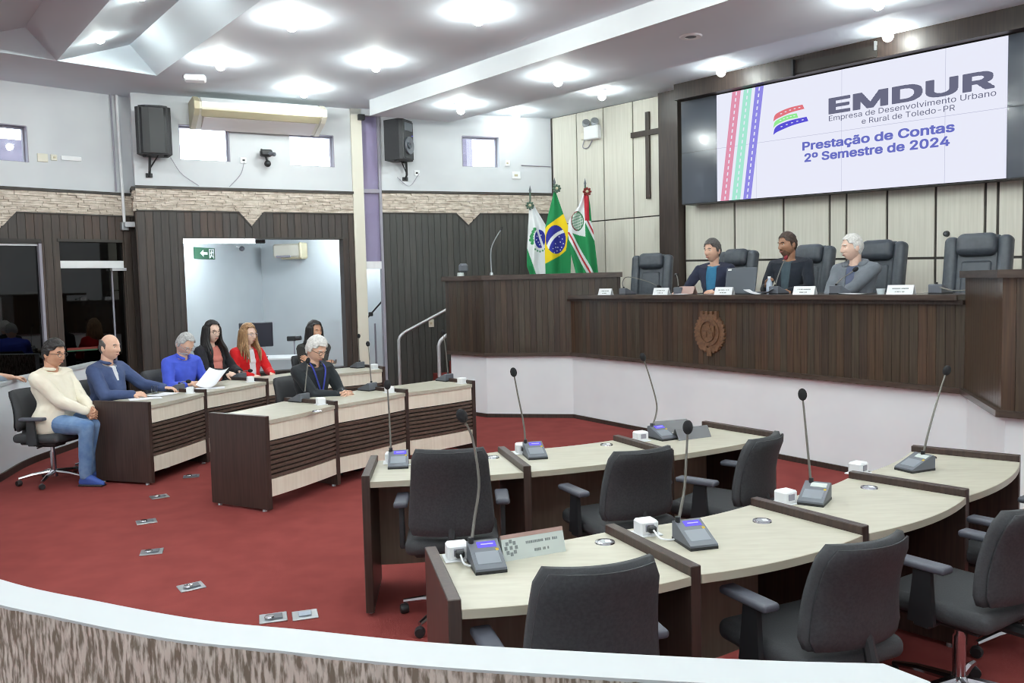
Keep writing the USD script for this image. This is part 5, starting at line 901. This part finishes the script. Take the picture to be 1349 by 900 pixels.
    if look.get('long'):
        Lh = look['long']; r = random.Random(look.get('seed', 1))
        for k in range(22):
            a = -PI * 0.66 + k * (PI * 1.32 / 21); x0, y0 = math.sin(a) * 0.086, -math.cos(a) * 0.098 - 0.004; fwd = max(0.0, abs(a) / (PI * 0.66) - 0.55) * 0.14; ln = Lh * r.uniform(0.85, 1.08)
            base = hp(x0, y0, 0.02); a1 = hp(x0 * 1.15, y0 * 1.10 + fwd * 0.1, -0.10); a2 = a1 - Up * ln * 0.5 + F * fwd * 1.0 + (hr * x0 / 0.09 * 0.02); a3 = a1 - Up * ln + F * fwd * 1.2 + hr * r.uniform(-0.012, 0.012) + hr * x0 / 0.09 * 0.01
            c = bez([hp(x0 * 0.92, y0 * 0.92, 0.06), base, a1, a2 + hr * r.uniform(-0.015, 0.015), a3], 5); R_ = np.interp(np.linspace(0, 1, len(c)), [0, 0.15, 0.6, 1], [0.014, 0.020, 0.022, 0.006])
            hairs += [bone(c[i], R_[i], c[i + 1], R_[i + 1]) for i in range(0, len(c) - 1)]
    part(t, 'hair', tm(join(hairs)), look['hair'], 60)
    if look.get('beard'):
        M = to_mf(head_mesh(False, hv, 0.006)); cut = trimesh.creation.extrude_polygon(Polygon([(-0.3, 0.3), (0.3, 0.3), (0.3, -0.047), (0.078, -0.047), (0.06, -0.062), (0.04, -0.075), (0.015, -0.085), (0.012, -0.3), (-0.3, -0.3)]), 0.4, engine='earcut'); c = np.array(cut.vertices); cut = trimesh.Trimesh(np.c_[c[:, 2] - 0.2, c[:, 0], c[:, 1]], cut.faces, process=False); cut.invert() if cut.volume < 0 else None
        M = M - to_mf(cut) - MF.sphere(1.0, 24).scale((0.024, 0.05, 0.008)).translate((0, 0.09, -0.064)); part(t, 'beard', HX(tm(M)), look['beard'], 60)
    if look.get('glasses'):
        gm = []
        for sg in (-1, 1):
            ring = [(sg * 0.032 + 0.022 * math.cos(a) * (1.12 if True else 1), 0.1005 - 0.09 * abs(0.022 * math.cos(a) + 0.0), 0.005 + 0.0165 * math.sin(a)) for a in np.linspace(0, 2 * PI, 21)]; gm.append(tube(np.array(ring), 0.0022, 6, False)); gm.append(tube([(sg * 0.057, 0.097, 0.01), (sg * 0.079, 0.06, 0.012), (sg * 0.083, -0.01, 0.008)], 0.0022, 6))
        gm.append(tube([(-0.009, 0.1025, 0.009), (0.009, 0.1025, 0.009)], 0.0022, 6)); part(t, 'glasses', HX(trimesh.util.concatenate(gm)), look['glasses'], 60)
    return t, dict(H=H, F=F, R=Rr, N=N, sp=sp, fr=fr, Rs=Rs, arms=arms, HX=HX, SR=SR, SL=SL)
def soft_mf(m, ln, it=6): return to_mf(soft(m, ln, it))
HPZ = 0.61
people = []
deg = lambda dx, dy: math.degrees(math.atan2(dy, dx))
person('man in cream sweater and jeans with glasses, hands clasped, at far left', (-4.42, 8.16, HPZ - 0.01), 0, deg(0.98, -0.16), -0.02, (-6, -10), {'R': (0.36, 0.03, 0.10, (-0.2, 0.6, -0.7), (0.75, -0.5, -0.5), (0, -0.9, -0.3), 0.8), 'L': (0.37, -0.03, 0.12, (-0.2, -0.6, -0.7), (0.75, 0.5, -0.5), (0, 0.9, -0.3), 0.8)},
       dict(skin='skin_tan', hair='hair_black', cut='short', heavy=0.8, top='sweater_cream', top_name='sweater', top_r=1.08, collar='sweater_cream', bottom='denim', shoe='shoe_blue', glasses='frame_black', seed=1, kneeR=(0.42, 0.13, -0.04), kneeL=(0.41, -0.07, -0.04), ankleR=(0.38, 0.12, None), ankleL=(0.30, -0.09, None)))
person('balding man in a navy jacket and white undershirt reaching along the left outer desk', (-4.20, 8.72, HPZ), 0, deg(0.97, -0.22), 0.10, (-2, -3), {'R': (0.40, 0.10, 0.185, None, (0.8, -0.6, 0.0), (0, -0.5, -0.9), 0.9), 'L': (0.46, -0.34, 0.20, None, (0.9, -0.2, -0.1), (0, 0.1, -1), 0.6)},
       dict(skin='skin_light', hair='hair_salt', cut='bald', heavy=0.7, top='navy_jacket', inner='shirt_white', vee=(0.035, 0.02, 0.33), collar='navy_jacket', hair_th=0.006, seed=2, top_r=1.06, white_sole=True))
person('grey-haired bearded man in a bright blue shirt bending over papers', (-3.88, 9.70, HPZ), 0, deg(0.90, -0.44), 0.34, (-6, -38), {'R': (0.44, 0.14, 0.19, None, (0.8, -0.5, 0), (0, -0.4, -0.9), 0.7), 'L': (0.42, -0.10, 0.21, None, (0.8, -0.3, 0.1), (0, 0.8, -0.4), 0.8)},
       dict(skin='skin_light', hair='hair_grey', cut='receding', heavy=0.5, top='shirt_blue', top_name='shirt', sleeve=0.72, collar='shirt_blue', beard='hair_white', glasses='frame_grey', seed=3, top_r=1.05))
person('woman with long dark hair and glasses in a black blazer over a salmon blouse', (-3.70, 10.40, HPZ + 0.05), 0, deg(0.88, -0.48), 0.04, (-6, -5), {'R': (0.40, 0.12, 0.18, None, (0.8, -0.4, -0.3), None, 0.6), 'L': (0.40, -0.10, 0.17, None, (0.8, 0.4, -0.3), None, 0.6)},
       dict(skin='skin_pale', fem=True, hair='hair_black', cut='long', long=0.24, top='blazer_black', inner='blouse_salmon', inner_name='blouse', vee=(0.085, 0.06, 0.06), glasses='frame_black', seed=4, hair_th=0.012))
person('woman with long blond hair and glasses in a red blazer over a white top', (-3.40, 10.86, HPZ - 0.02), 0, deg(0.76, -0.65), 0.05, (14, -2), {'R': (0.34, 0.14, 0.16, None, (0.7, -0.5, -0.2), None, 0.6), 'L': (0.38, -0.12, 0.17, None, (0.8, 0.4, -0.2), None, 0.6)},
       dict(skin='skin_pale', fem=True, hair='hair_blond', cut='long', long=0.22, top='blazer_red', inner='shirt_white', inner_name='blouse', vee=(0.055, 0.035, 0.05), glasses='frame_grey', seed=5, hair_th=0.014))
person('person with long black hair in a charcoal top, arms folded, behind the white-haired man', (-2.66, 11.36, HPZ - 0.02), 0, deg(0.62, -0.78), 0.05, (14, -4), {'R': (0.20, -0.06, 0.22, (-0.3, 0.7, -0.6), (0.2, -0.8, 0.2), (-0.5, 0, -0.3), 0.6), 'L': (0.24, 0.16, 0.26, (-0.3, -0.7, -0.6), (0.1, 0.7, 0.6), (-0.9, 0.2, 0), 0.5)},
       dict(skin='skin_tan', fem=True, hair='hair_black', cut='long', long=0.10, top='top_charcoal', top_name='top', seed=6, hair_th=0.016, top_r=1.1))
pt, pi = person('white-haired man with glasses, black jacket and blue lanyard, hands clasped on the desk', (-2.10, 8.62, HPZ - 0.03), 0, deg(0.80, -0.60), 0.26, (4, -26), {'R': (0.46, -0.03, 0.18, None, (0.75, -0.5, 0.05), (0, -0.9, -0.3), 0.85), 'L': (0.47, -0.09, 0.19, None, (0.75, 0.5, 0.05), (0, 0.9, -0.3), 0.85)},
       dict(skin='skin_light', hair='hair_white', cut='short', heavy=0.3, top='jacket_black', collar='jacket_black', glasses='frame_black', seed=7, hair_th=0.014))
c = pi; fp = lambda r_, u_, o_: c['H'] + c['Rs'] * r_ + c['sp'] * u_ + c['fr'] * o_
for sg in (-1, 1): part(pt, 'lanyard', tube(bez([fp(sg * 0.062, 0.53, -0.02), fp(sg * 0.075, 0.48, 0.085), fp(sg * 0.05, 0.38, 0.135), fp(0.0, 0.22, 0.185)], 6), 0.009, 6), 'lanyard_blue', 60)
bd = rbox((0, 0, 0), (0.085, 0.006, 0.055), 0.002); Tb = np.eye(4); Tb[:3, 0] = c['Rs']; Tb[:3, 1] = c['fr']; Tb[:3, 2] = c['sp']; Tb[:3, 3] = fp(0.0, 0.19, 0.195); bd.apply_transform(Tb); part(pt, 'badge', bd, 'badge_green', label='pale green name badge')
DF = 0.95; DH = DF + 0.55
person('man with short dark grey hair in a dark jacket and teal shirt behind the laptop', (2.52, 10.48, DH), DF, deg(-0.62, -0.78), 0.10, (-16, -5), {'R': (0.40, 0.30, 0.17, None, (0.8, 0.2, -0.1), None, 0.6), 'L': (0.34, -0.14, 0.17, None, (0.8, 0.4, -0.1), None, 0.6)},
       dict(skin='skin_light', hair='hair_salt', cut='short', top='jacket_navy_dark', inner='shirt_teal', vee=(0.07, 0.055, 0.05), seed=8, hair_th=0.009, head=1.04))
pt9, p9 = person('man with cropped brown hair in a dark blazer speaking into a red-tipped microphone', (3.14, 9.55, DH + 0.02), DF, deg(-0.72, -0.69), 0.08, (-24, -6), {'R': (0.36, 0.10, 0.19, None, (0.3, -0.3, 0.9), (0.2, -0.9, 0), 1.2), 'L': (0.34, -0.16, 0.15, None, (0.8, 0.4, -0.1), None, 0.6)},
       dict(skin='skin_brown', hair='hair_brown', cut='short', top='blazer_dark', inner='shirt_slate', vee=(0.06, 0.04, 0.05), beard='stubble', seed=9, hair_th=0.005, head=1.02))
person('white-haired man in a grey hooded jacket turned in profile on the dais', (3.56, 8.74, DH - 0.05), DF, deg(-0.80, -0.60), 0.14, (-34, -4), {'R': (0.42, 0.06, 0.15, None, (0.5, -0.8, 0), None, 0.6), 'L': (0.40, 0.10, 0.17, (0, -0.9, -0.5), (0.2, 0.9, 0), None, 0.6)},
       dict(skin='skin_pale', hair='hair_white', cut='short', top='hoodie_grey', hood='hoodie_grey', inner='shirt_greyblue', vee=(0.05, 0.035, 0.06), seed=10, hair_th=0.007, heavy=0.3, top_r=1.05))
person('person in light blue shirt leaning on the low wall at the left edge', (-5.68, 8.40, 0.60), 0, deg(0.05, 1.0), 0.06, (-20, -5), {'R': (0.38, 0.50, 0.375, (-0.3, 0.6, 0.1), (0.8, 0.3, -0.1), (0, 0, -1), 0.6), 'L': (0.34, -0.05, 0.12, None, (0.8, 0.3, -0.2), None, 0.6)}, dict(skin='skin_light', hair='hair_salt', cut='short', top='cloth_grey', top_name='shirt', collar='cloth_grey', seed=12))

# ------------------------------------------------------------------ papers, glass, laptop and small things
def sheet(c, w, d, rz, label, bend=0.0, tilt=0.0, name='paper_sheet', n=8, th=0.0012):
    U, Vv = np.meshgrid(np.linspace(-1, 1, n), np.linspace(-1, 1, n), indexing='ij'); z = bend * (U ** 2) ; P = np.stack([U * w / 2, Vv * d / 2, z], -1).reshape(-1, 3); P2 = P - (0, 0, th); F = []
    N = n * n
    for i in range(n - 1):
        for j in range(n - 1):
            a = i * n + j; F += [(a, a + n, a + n + 1), (a, a + n + 1, a + 1), (N + a, N + a + n + 1, N + a + n), (N + a, N + a + 1, N + a + n + 1)]
    m = mv(trimesh.Trimesh(np.vstack([P, P2]), F, process=False), c, rz, tilt); return single(name, m, 'paper', label, 'paper', True)
sheet((-3.68, 8.48, TZ + 0.003), 0.30, 0.21, 0.5, 'white paper sheet in front of the man in the navy jacket'); sheet((-3.62, 8.74, TZ + 0.006), 0.30, 0.21, 1.2, 'second white paper sheet beside the drinking glass', 0.004)
sheet((-3.32, 9.42, 0.84), 0.24, 0.34, -0.2, 'curled white pages held by the man in the bright blue shirt', 0.04, 0.5)
sheet((-3.30, 9.25, TZ + 0.003), 0.3, 0.21, 0.3, 'white sheet lying on the desk below the held pages')
MATS['drink_glass'] = usdkit.material(stage, '/World/Looks/drink_glass', {'p': ('principled_bsdf', {'base_color': (0.95, 0.97, 0.98), 'roughness': 0.03, 'transmission_weight': 1.0, 'ior': 1.3})}, [], surface='p.BSDF')
t = thing_at('drinking_glass', 'clear drinking glass beside the navy-jacketed man', 'glass', (-3.74, 8.86, TZ)); part(t, 'tumbler', mv(lathe([(0, 0.0), (0.030, 0.0), (0.036, 0.09), (0.033, 0.09), (0.028, 0.008), (0, 0.008)], 24), (-3.74, 8.86, TZ)), 'drink_glass', 40)
t = thing_at('drinking_glass', 'clear stemmed glass before the person in charcoal at the far desk', 'glass', (-2.30, 10.95, TZ)); part(t, 'bowl', mv(lathe([(0, 0.0), (0.03, 0.0), (0.005, 0.01), (0.005, 0.06), (0.035, 0.09), (0.038, 0.14), (0.035, 0.14), (0.03, 0.095), (0, 0.07)], 24), (-2.30, 10.95, TZ)), 'drink_glass', 40)
CZ = 1.645
for s_, l in ((0.63, 'white nameplate at the left end of the dais counter'), (1.66, 'greyish white nameplate before the man in the teal shirt'), (2.64, 'white nameplate in front of the open laptop'), (3.68, 'white nameplate before the red-tipped microphone, right of its holder'), (4.69, 'white nameplate right of the man in the grey hoodie')):
    q = wcn.p(s_, CZ, -0.06); nameplate(q[0], q[1], CZ, wcn.n[0], wcn.n[1], 0.25, 0.085, l, 'white_plastic', 2, 0.3, False)
q = wcn.p(1.84, CZ, -0.28); nameplate(q[0], q[1], CZ, wcn.n[0], wcn.n[1], 0.26, 0.10, 'pinkish folded card behind the second dais nameplate', 'nameplate_back', 0, 0.4)
fo = (-wcn.n[0], -wcn.n[1])
def dmic(s_, o, stem, label, lcd=False, head='foam_black'):
    q = wcn.p(s_, CZ, o); mic(q[0], q[1], CZ, face(-fo[0], -fo[1]), stem, label, lcd, head, 'dais microphones')
dmic(0.92, -0.2, [(0, 0.06, 0.07), (0.03, 0.05, 0.16), (0.02, -0.03, 0.22), (-0.12, -0.22, 0.16), (-0.2, -0.32, 0.10)], 'dais microphone with a bent thin stem beside the leftmost nameplate')
dmic(1.72, -0.36, [(0, 0.06, 0.07), (0.04, 0.03, 0.16), (0.09, 0.0, 0.22), (0.16, -0.06, 0.23)], 'dais microphone with its stem curving over the second nameplate')
dmic(3.19, -0.30, [(0, 0.06, 0.07), (0.02, 0.0, 0.16), (0.05, -0.10, 0.28), (0.06, -0.17, 0.36)], 'dais microphone with a red windscreen raised to the speaker', False, 'foam_red')
dmic(3.98, -0.22, [(0, 0.06, 0.07), (0.02, 0.0, 0.12), (-0.06, -0.12, 0.22)], 'dais microphone before the man in the grey hoodie')
dmic(4.95, -0.25, [(0, 0.06, 0.07), (-0.04, 0.08, 0.06), (-0.16, 0.10, 0.03), (-0.26, 0.06, 0.03)], 'dais microphone with its stem lying flat near the right speaking desk')
t = thing_at('laptop', 'open dark grey laptop seen from behind on the dais counter', 'laptop', wcn.p(2.70, CZ, -0.35)); A_ = ang(wcn); part(t, 'keyboard_base', rbox(wcn.p(2.70, CZ + 0.011, -0.38), (0.40, 0.26, 0.022), 0.005, A_), 'laptop_grey')
lid = rbox((0, 0, 0.135), (0.42, 0.014, 0.285), 0.005); lid.apply_transform(rot(-0.16, (1, 0, 0))); part(t, 'lid', mv(lid, wcn.p(2.70, CZ + 0.012, -0.25), A_), 'laptop_grey'); lg = rbox((-0.16, -0.009, 0.255), (0.05, 0.004, 0.018), 0.001); lg.apply_transform(rot(-0.16, (1, 0, 0))); part(t, 'badge', mv(lg, wcn.p(2.70, CZ + 0.012, -0.25), A_), 'white_plastic')
for s_, o, rz, l in ((1.95, -0.2, 0.2, 'white papers under the left arm of the man in the teal shirt'), (3.02, -0.22, 0.4, 'upturned white pages beside the laptop'), (4.20, -0.2, 0.1, 'white and blue papers under the hooded man')): q = wcn.p(s_, CZ + 0.004, o); sheet(q, 0.3, 0.21, A_ + rz, l, 0.05 if 's beside' in l else 0.006)
t = thing_at('water_bottle', 'pale blue plastic water bottle beside the laptop', 'bottle', wcn.p(2.98, CZ, -0.12)); part(t, 'bottle', mv(lathe([(0, 0), (0.03, 0), (0.032, 0.05), (0.03, 0.12), (0.014, 0.15), (0.014, 0.165), (0, 0.165)], 20), wcn.p(2.98, CZ, -0.4)), 'cloth_grey', 40); part(t, 'cap', mv(lathe([(0, 0.165), (0.016, 0.165), (0.016, 0.185), (0, 0.185)], 16), wcn.p(2.98, CZ, -0.4)), 'white_plastic', 40)
single('crumpled_cup', mv(lathe([(0, 0), (0.03, 0), (0.04, 0.05), (0.036, 0.05), (0.027, 0.006), (0, 0.006)], 18), wcn.p(4.42, CZ, -0.2)), 'tumbler', 'small clear plastic cup right of the hooded man', 'cup', 40)
t = thing_at('lectern_microphone', 'thin silver gooseneck microphone rising from the left speaking desk', 'microphone', (-0.262, 11.90, 1.935)); part(t, 'stem', tube(bez([(-0.262, 11.90, 1.94), (-0.265, 11.90, 2.25), (-0.22, 11.90, 2.40), (-0.12, 11.90, 2.56)], 8), 0.008, 7), 'steel_plate', 60); part(t, 'base', mv(lathe([(0, 0), (0.03, 0), (0.022, 0.04), (0, 0.05)], 16), (-0.262, 11.90, 1.935)), 'steel_plate', 40); part(t, 'capsule', cyl((-0.12, 11.90, 2.555), (-0.10, 11.90, 2.60), 0.013), 'black_plastic')
t = thing_at('desk_clock', 'small dark object with a pale base on the left speaking desk', 'ornament', (-0.70, 12.05, 1.935)); part(t, 'base', mv(lathe([(0, 0), (0.05, 0), (0.045, 0.05), (0, 0.055)], 18), (-0.70, 12.05, 1.935)), 'nameplate_face', 40); part(t, 'head', rbox((-0.66, 12.05, 2.05), (0.13, 0.10, 0.13), 0.03, 0.3), 'mic_grey')

# ------------------------------------------------------------------ flags (printed cloth, drawn in the units of the cloth's own pattern)
FM = 0.0018
def flag(label, base, xc, ztop, rows, colour, pole_x, tip_y, folds, seed, ribbon):
    """rows: (y, left, right) of the hanging cloth; colour(x, y) -> sRGB."""
    zc = lambda y: 3.41 - y * FM; X = lambda x: base[0] + (x - pole_x) * FM
    t = thing_at('flag', label, 'flag', (base[0], base[1], 0.95), 'flags behind the left speaking desk')
    part(t, 'pole', cyl((base[0], base[1] + 0.02, 0.97), (base[0], base[1] + 0.02, zc(tip_y + 30)), 0.014, 10), 'pole_green', 40)
    part(t, 'finial', mv(lathe([(0, 0), (0.012, 0.0), (0.02, 0.03), (0.012, 0.06), (0, 0.11)], 12), (base[0], base[1] + 0.02, zc(tip_y + 32))), 'mic_grey', 40); part(t, 'base', mv(lathe([(0, 0), (0.17, 0), (0.16, 0.03), (0.05, 0.05), (0.03, 0.10), (0, 0.10)], 24), (base[0], base[1] + 0.02, 0.95)), 'pole_green', 40)
    nx, ny = 120, 190; rows = np.array(rows, float); ys = np.linspace(rows[0, 0], rows[-1, 0], ny); Lf, Rt = np.interp(ys, rows[:, 0], rows[:, 1]), np.interp(ys, rows[:, 0], rows[:, 2]); u = np.linspace(0, 1, nx)
    xx = Lf[:, None] + (Rt - Lf)[:, None] * u[None]; yy = np.broadcast_to(ys[:, None], xx.shape); v = (yy - ys[0]) / (ys[-1] - ys[0])
    fold = (0.012 + 0.05 * np.minimum(v * 1.6, 1)) * np.sin(2 * PI * (folds * u[None] + 0.18 * v) + seed) + 0.03 * (meshkit.noise(np.stack([u[None] * 3 + 0 * v, v * 2, 0 * v + seed], -1), seed) - 0.5)
    P = np.stack([X(xx), base[1] - 0.045 + fold, zc(yy)], -1).reshape(-1, 3); col = np.array([lin(colour(a, b)) for a, b in zip(xx.ravel(), yy.ravel())], np.float32)
    I, J = np.meshgrid(np.arange(ny - 1), np.arange(nx - 1), indexing='ij'); q = np.stack([I * nx + J, (I + 1) * nx + J, (I + 1) * nx + J + 1, I * nx + J + 1], -1).reshape(-1, 4); F = np.vstack([q[:, [0, 1, 2]], q[:, [0, 2, 3]]])
    path = numbered(t, 'cloth'); m = usdkit.mesh(stage, path, trimesh.Trimesh(P - LOC[t], F, process=False), W['flag_print'], True)
    UsdGeom.PrimvarsAPI(m).CreatePrimvar('print', Sdf.ValueTypeNames.Color3fArray, 'vertex').Set(Vt.Vec3fArray.FromNumpy(col))
    rx, ry, rm = ribbon; c = np.array([X(rx), base[1] - 0.06, zc(ry)]); ms = []
    for k in range(8):
        a = k * PI / 4; ms.append(hullp((c + np.array([0.05 * math.cos(a), 0, 0.05 * math.sin(a)]), 0.018), (c, 0.008)))
    part(t, 'rosette', soft(join(ms), 0.015, 3), rm, True); part(t, 'rosette_centre', mv(trimesh.creation.icosphere(2, 0.022), c - (0, 0.02, 0)), 'beige_dark', True)
def ell(x, y, cx, cy, rx, ry): return ((x - cx) / rx) ** 2 + ((y - cy) / ry) ** 2
def side(x, y, x0, y0, x1, y1): return (x - x0) * (y1 - y0) - (y - y0) * (x1 - x0)     # > 0 to the right of the line going down
G, Wt, Yl, Bl, Rd = (42, 138, 84), (232, 236, 238), (244, 214, 40), (50, 54, 150), (196, 56, 70)
stars = [(330, 600), (352, 560), (372, 590), (395, 545), (405, 590), (365, 620), (340, 635), (395, 612), (412, 520), (385, 500), (355, 590), (420, 560)]
def c_parana(x, y):
    if ell(x, y, 214, 512, 46, 78) < 1:
        if abs(side(x, y, 196, 440, 236, 570)) / 136 < 9: return Wt
        if any((x - a) ** 2 + (y - b) ** 2 < 22 for a, b in ((190, 490), (200, 540), (225, 480), (212, 560), (184, 520))): return Wt
        return Bl
    if any((x - a) ** 2 + (y - b) ** 2 < 200 for a, b in ((172, 430), (158, 452), (150, 475), (146, 500), (150, 525), (148, 548), (142, 490), (136, 520))): return (64, 150, 92)
    if any((x - a) ** 2 + (y - b) ** 2 < 70 for a, b in ((172, 600), (192, 612), (214, 618), (236, 612), (255, 600))): return (96, 160, 120)
    if side(x, y, 96, 560, 180, 830) < 0: return G
    if x > 262 and y > 820: return G
    return Wt
def c_brasil(x, y):
    if ell(x, y, 356, 524, 84, 120) < 1:
        b = abs(math.hypot(x - 470, y - 640) - 190)
        if b < 13 and y < 600: return Wt
        if any((x - a) ** 2 + (y - c) ** 2 < 20 for a, c in stars): return Wt
        return Bl
    d = Polygon([(262, 440), (285, 408), (424, 312), (448, 345), (466, 440), (440, 618), (390, 660), (262, 725)])
    return Yl if d.contains(shapely.Point(x, y)) else G
def c_toledo(x, y):
    if ell(x, y, 545, 380, 54, 82) < 1:
        q = ell(x, y, 545, 380, 54, 82)
        if q > 0.72: return (120, 70, 70) if x < 545 else (70, 120, 84)
        return (110, 156, 128) if (math.sin(x * 0.35) + math.sin(y * 0.27 + x * 0.1)) > 0 else (206, 216, 210)
    if x > 606 and y < 378: return Rd if x < 645 else G
    if x < 608 and y < 470 + (x - 470) * 0.30: return Wt
    for x0, y0 in ((470, 470), (606, 330)):
        d = side(x, y, x0, y0, x0 + 150, y0 + 290) / 326
        if (x < 610 or x0 > 500 or y > 640):
            if abs(d + 18) < 9 or abs(d - 14) < 9: return Wt
            if -9 <= d + 0 <= 6: return Rd
    return G
flag('white and green state flag with a blue starred disc, leftmost of the three', (0.33, 13.15), 0, 0, [(225, 130, 168), (300, 124, 208), (410, 116, 272), (600, 104, 277), (740, 98, 274), (800, 120, 272), (960, 150, 270)], c_parana, 140, 85, 1.6, 1, (135, 230, 'pole_green'))
flag('green and yellow national flag with a blue starred disc, middle of the three', (0.70, 13.05), 0, 0, [(130, 345, 365), (200, 328, 388), (300, 300, 420), (420, 270, 462), (640, 262, 480), (800, 264, 474), (960, 275, 470)], c_brasil, 356, 28, 1.3, 2, (372, 100, 'pole_green'))
flag('white, green and red striped municipal flag with a crest, rightmost of the three', (1.15, 12.9), 0, 0, [(150, 600, 642), (250, 560, 656), (380, 472, 666), (470, 464, 680), (620, 478, 696), (800, 520, 714), (960, 545, 712)], c_toledo, 618, 52, 1.7, 3, (630, 140, 'carpet'))

t = thing_at('round_fitting', 'small dark round fitting on the cream panels above the right empty chair', 'fitting', WS.p(4.22, 2.375, 0.03)); part(t, 'disc', mv(lathe([(0, 0), (0.035, 0), (0.03, 0.03), (0, 0.035)], 18), WS.p(4.22, 2.375, 0.02), math.atan2(WS.n[1], WS.n[0]) + PI / 2, PI / 2), 'black_plastic', 40); part(t, 'cap', mv(lathe([(0, 0.034), (0.015, 0.034), (0.012, 0.04), (0, 0.042)], 14), WS.p(4.22, 2.375, 0.02), math.atan2(WS.n[1], WS.n[0]) + PI / 2, PI / 2), 'mic_grey', 40)
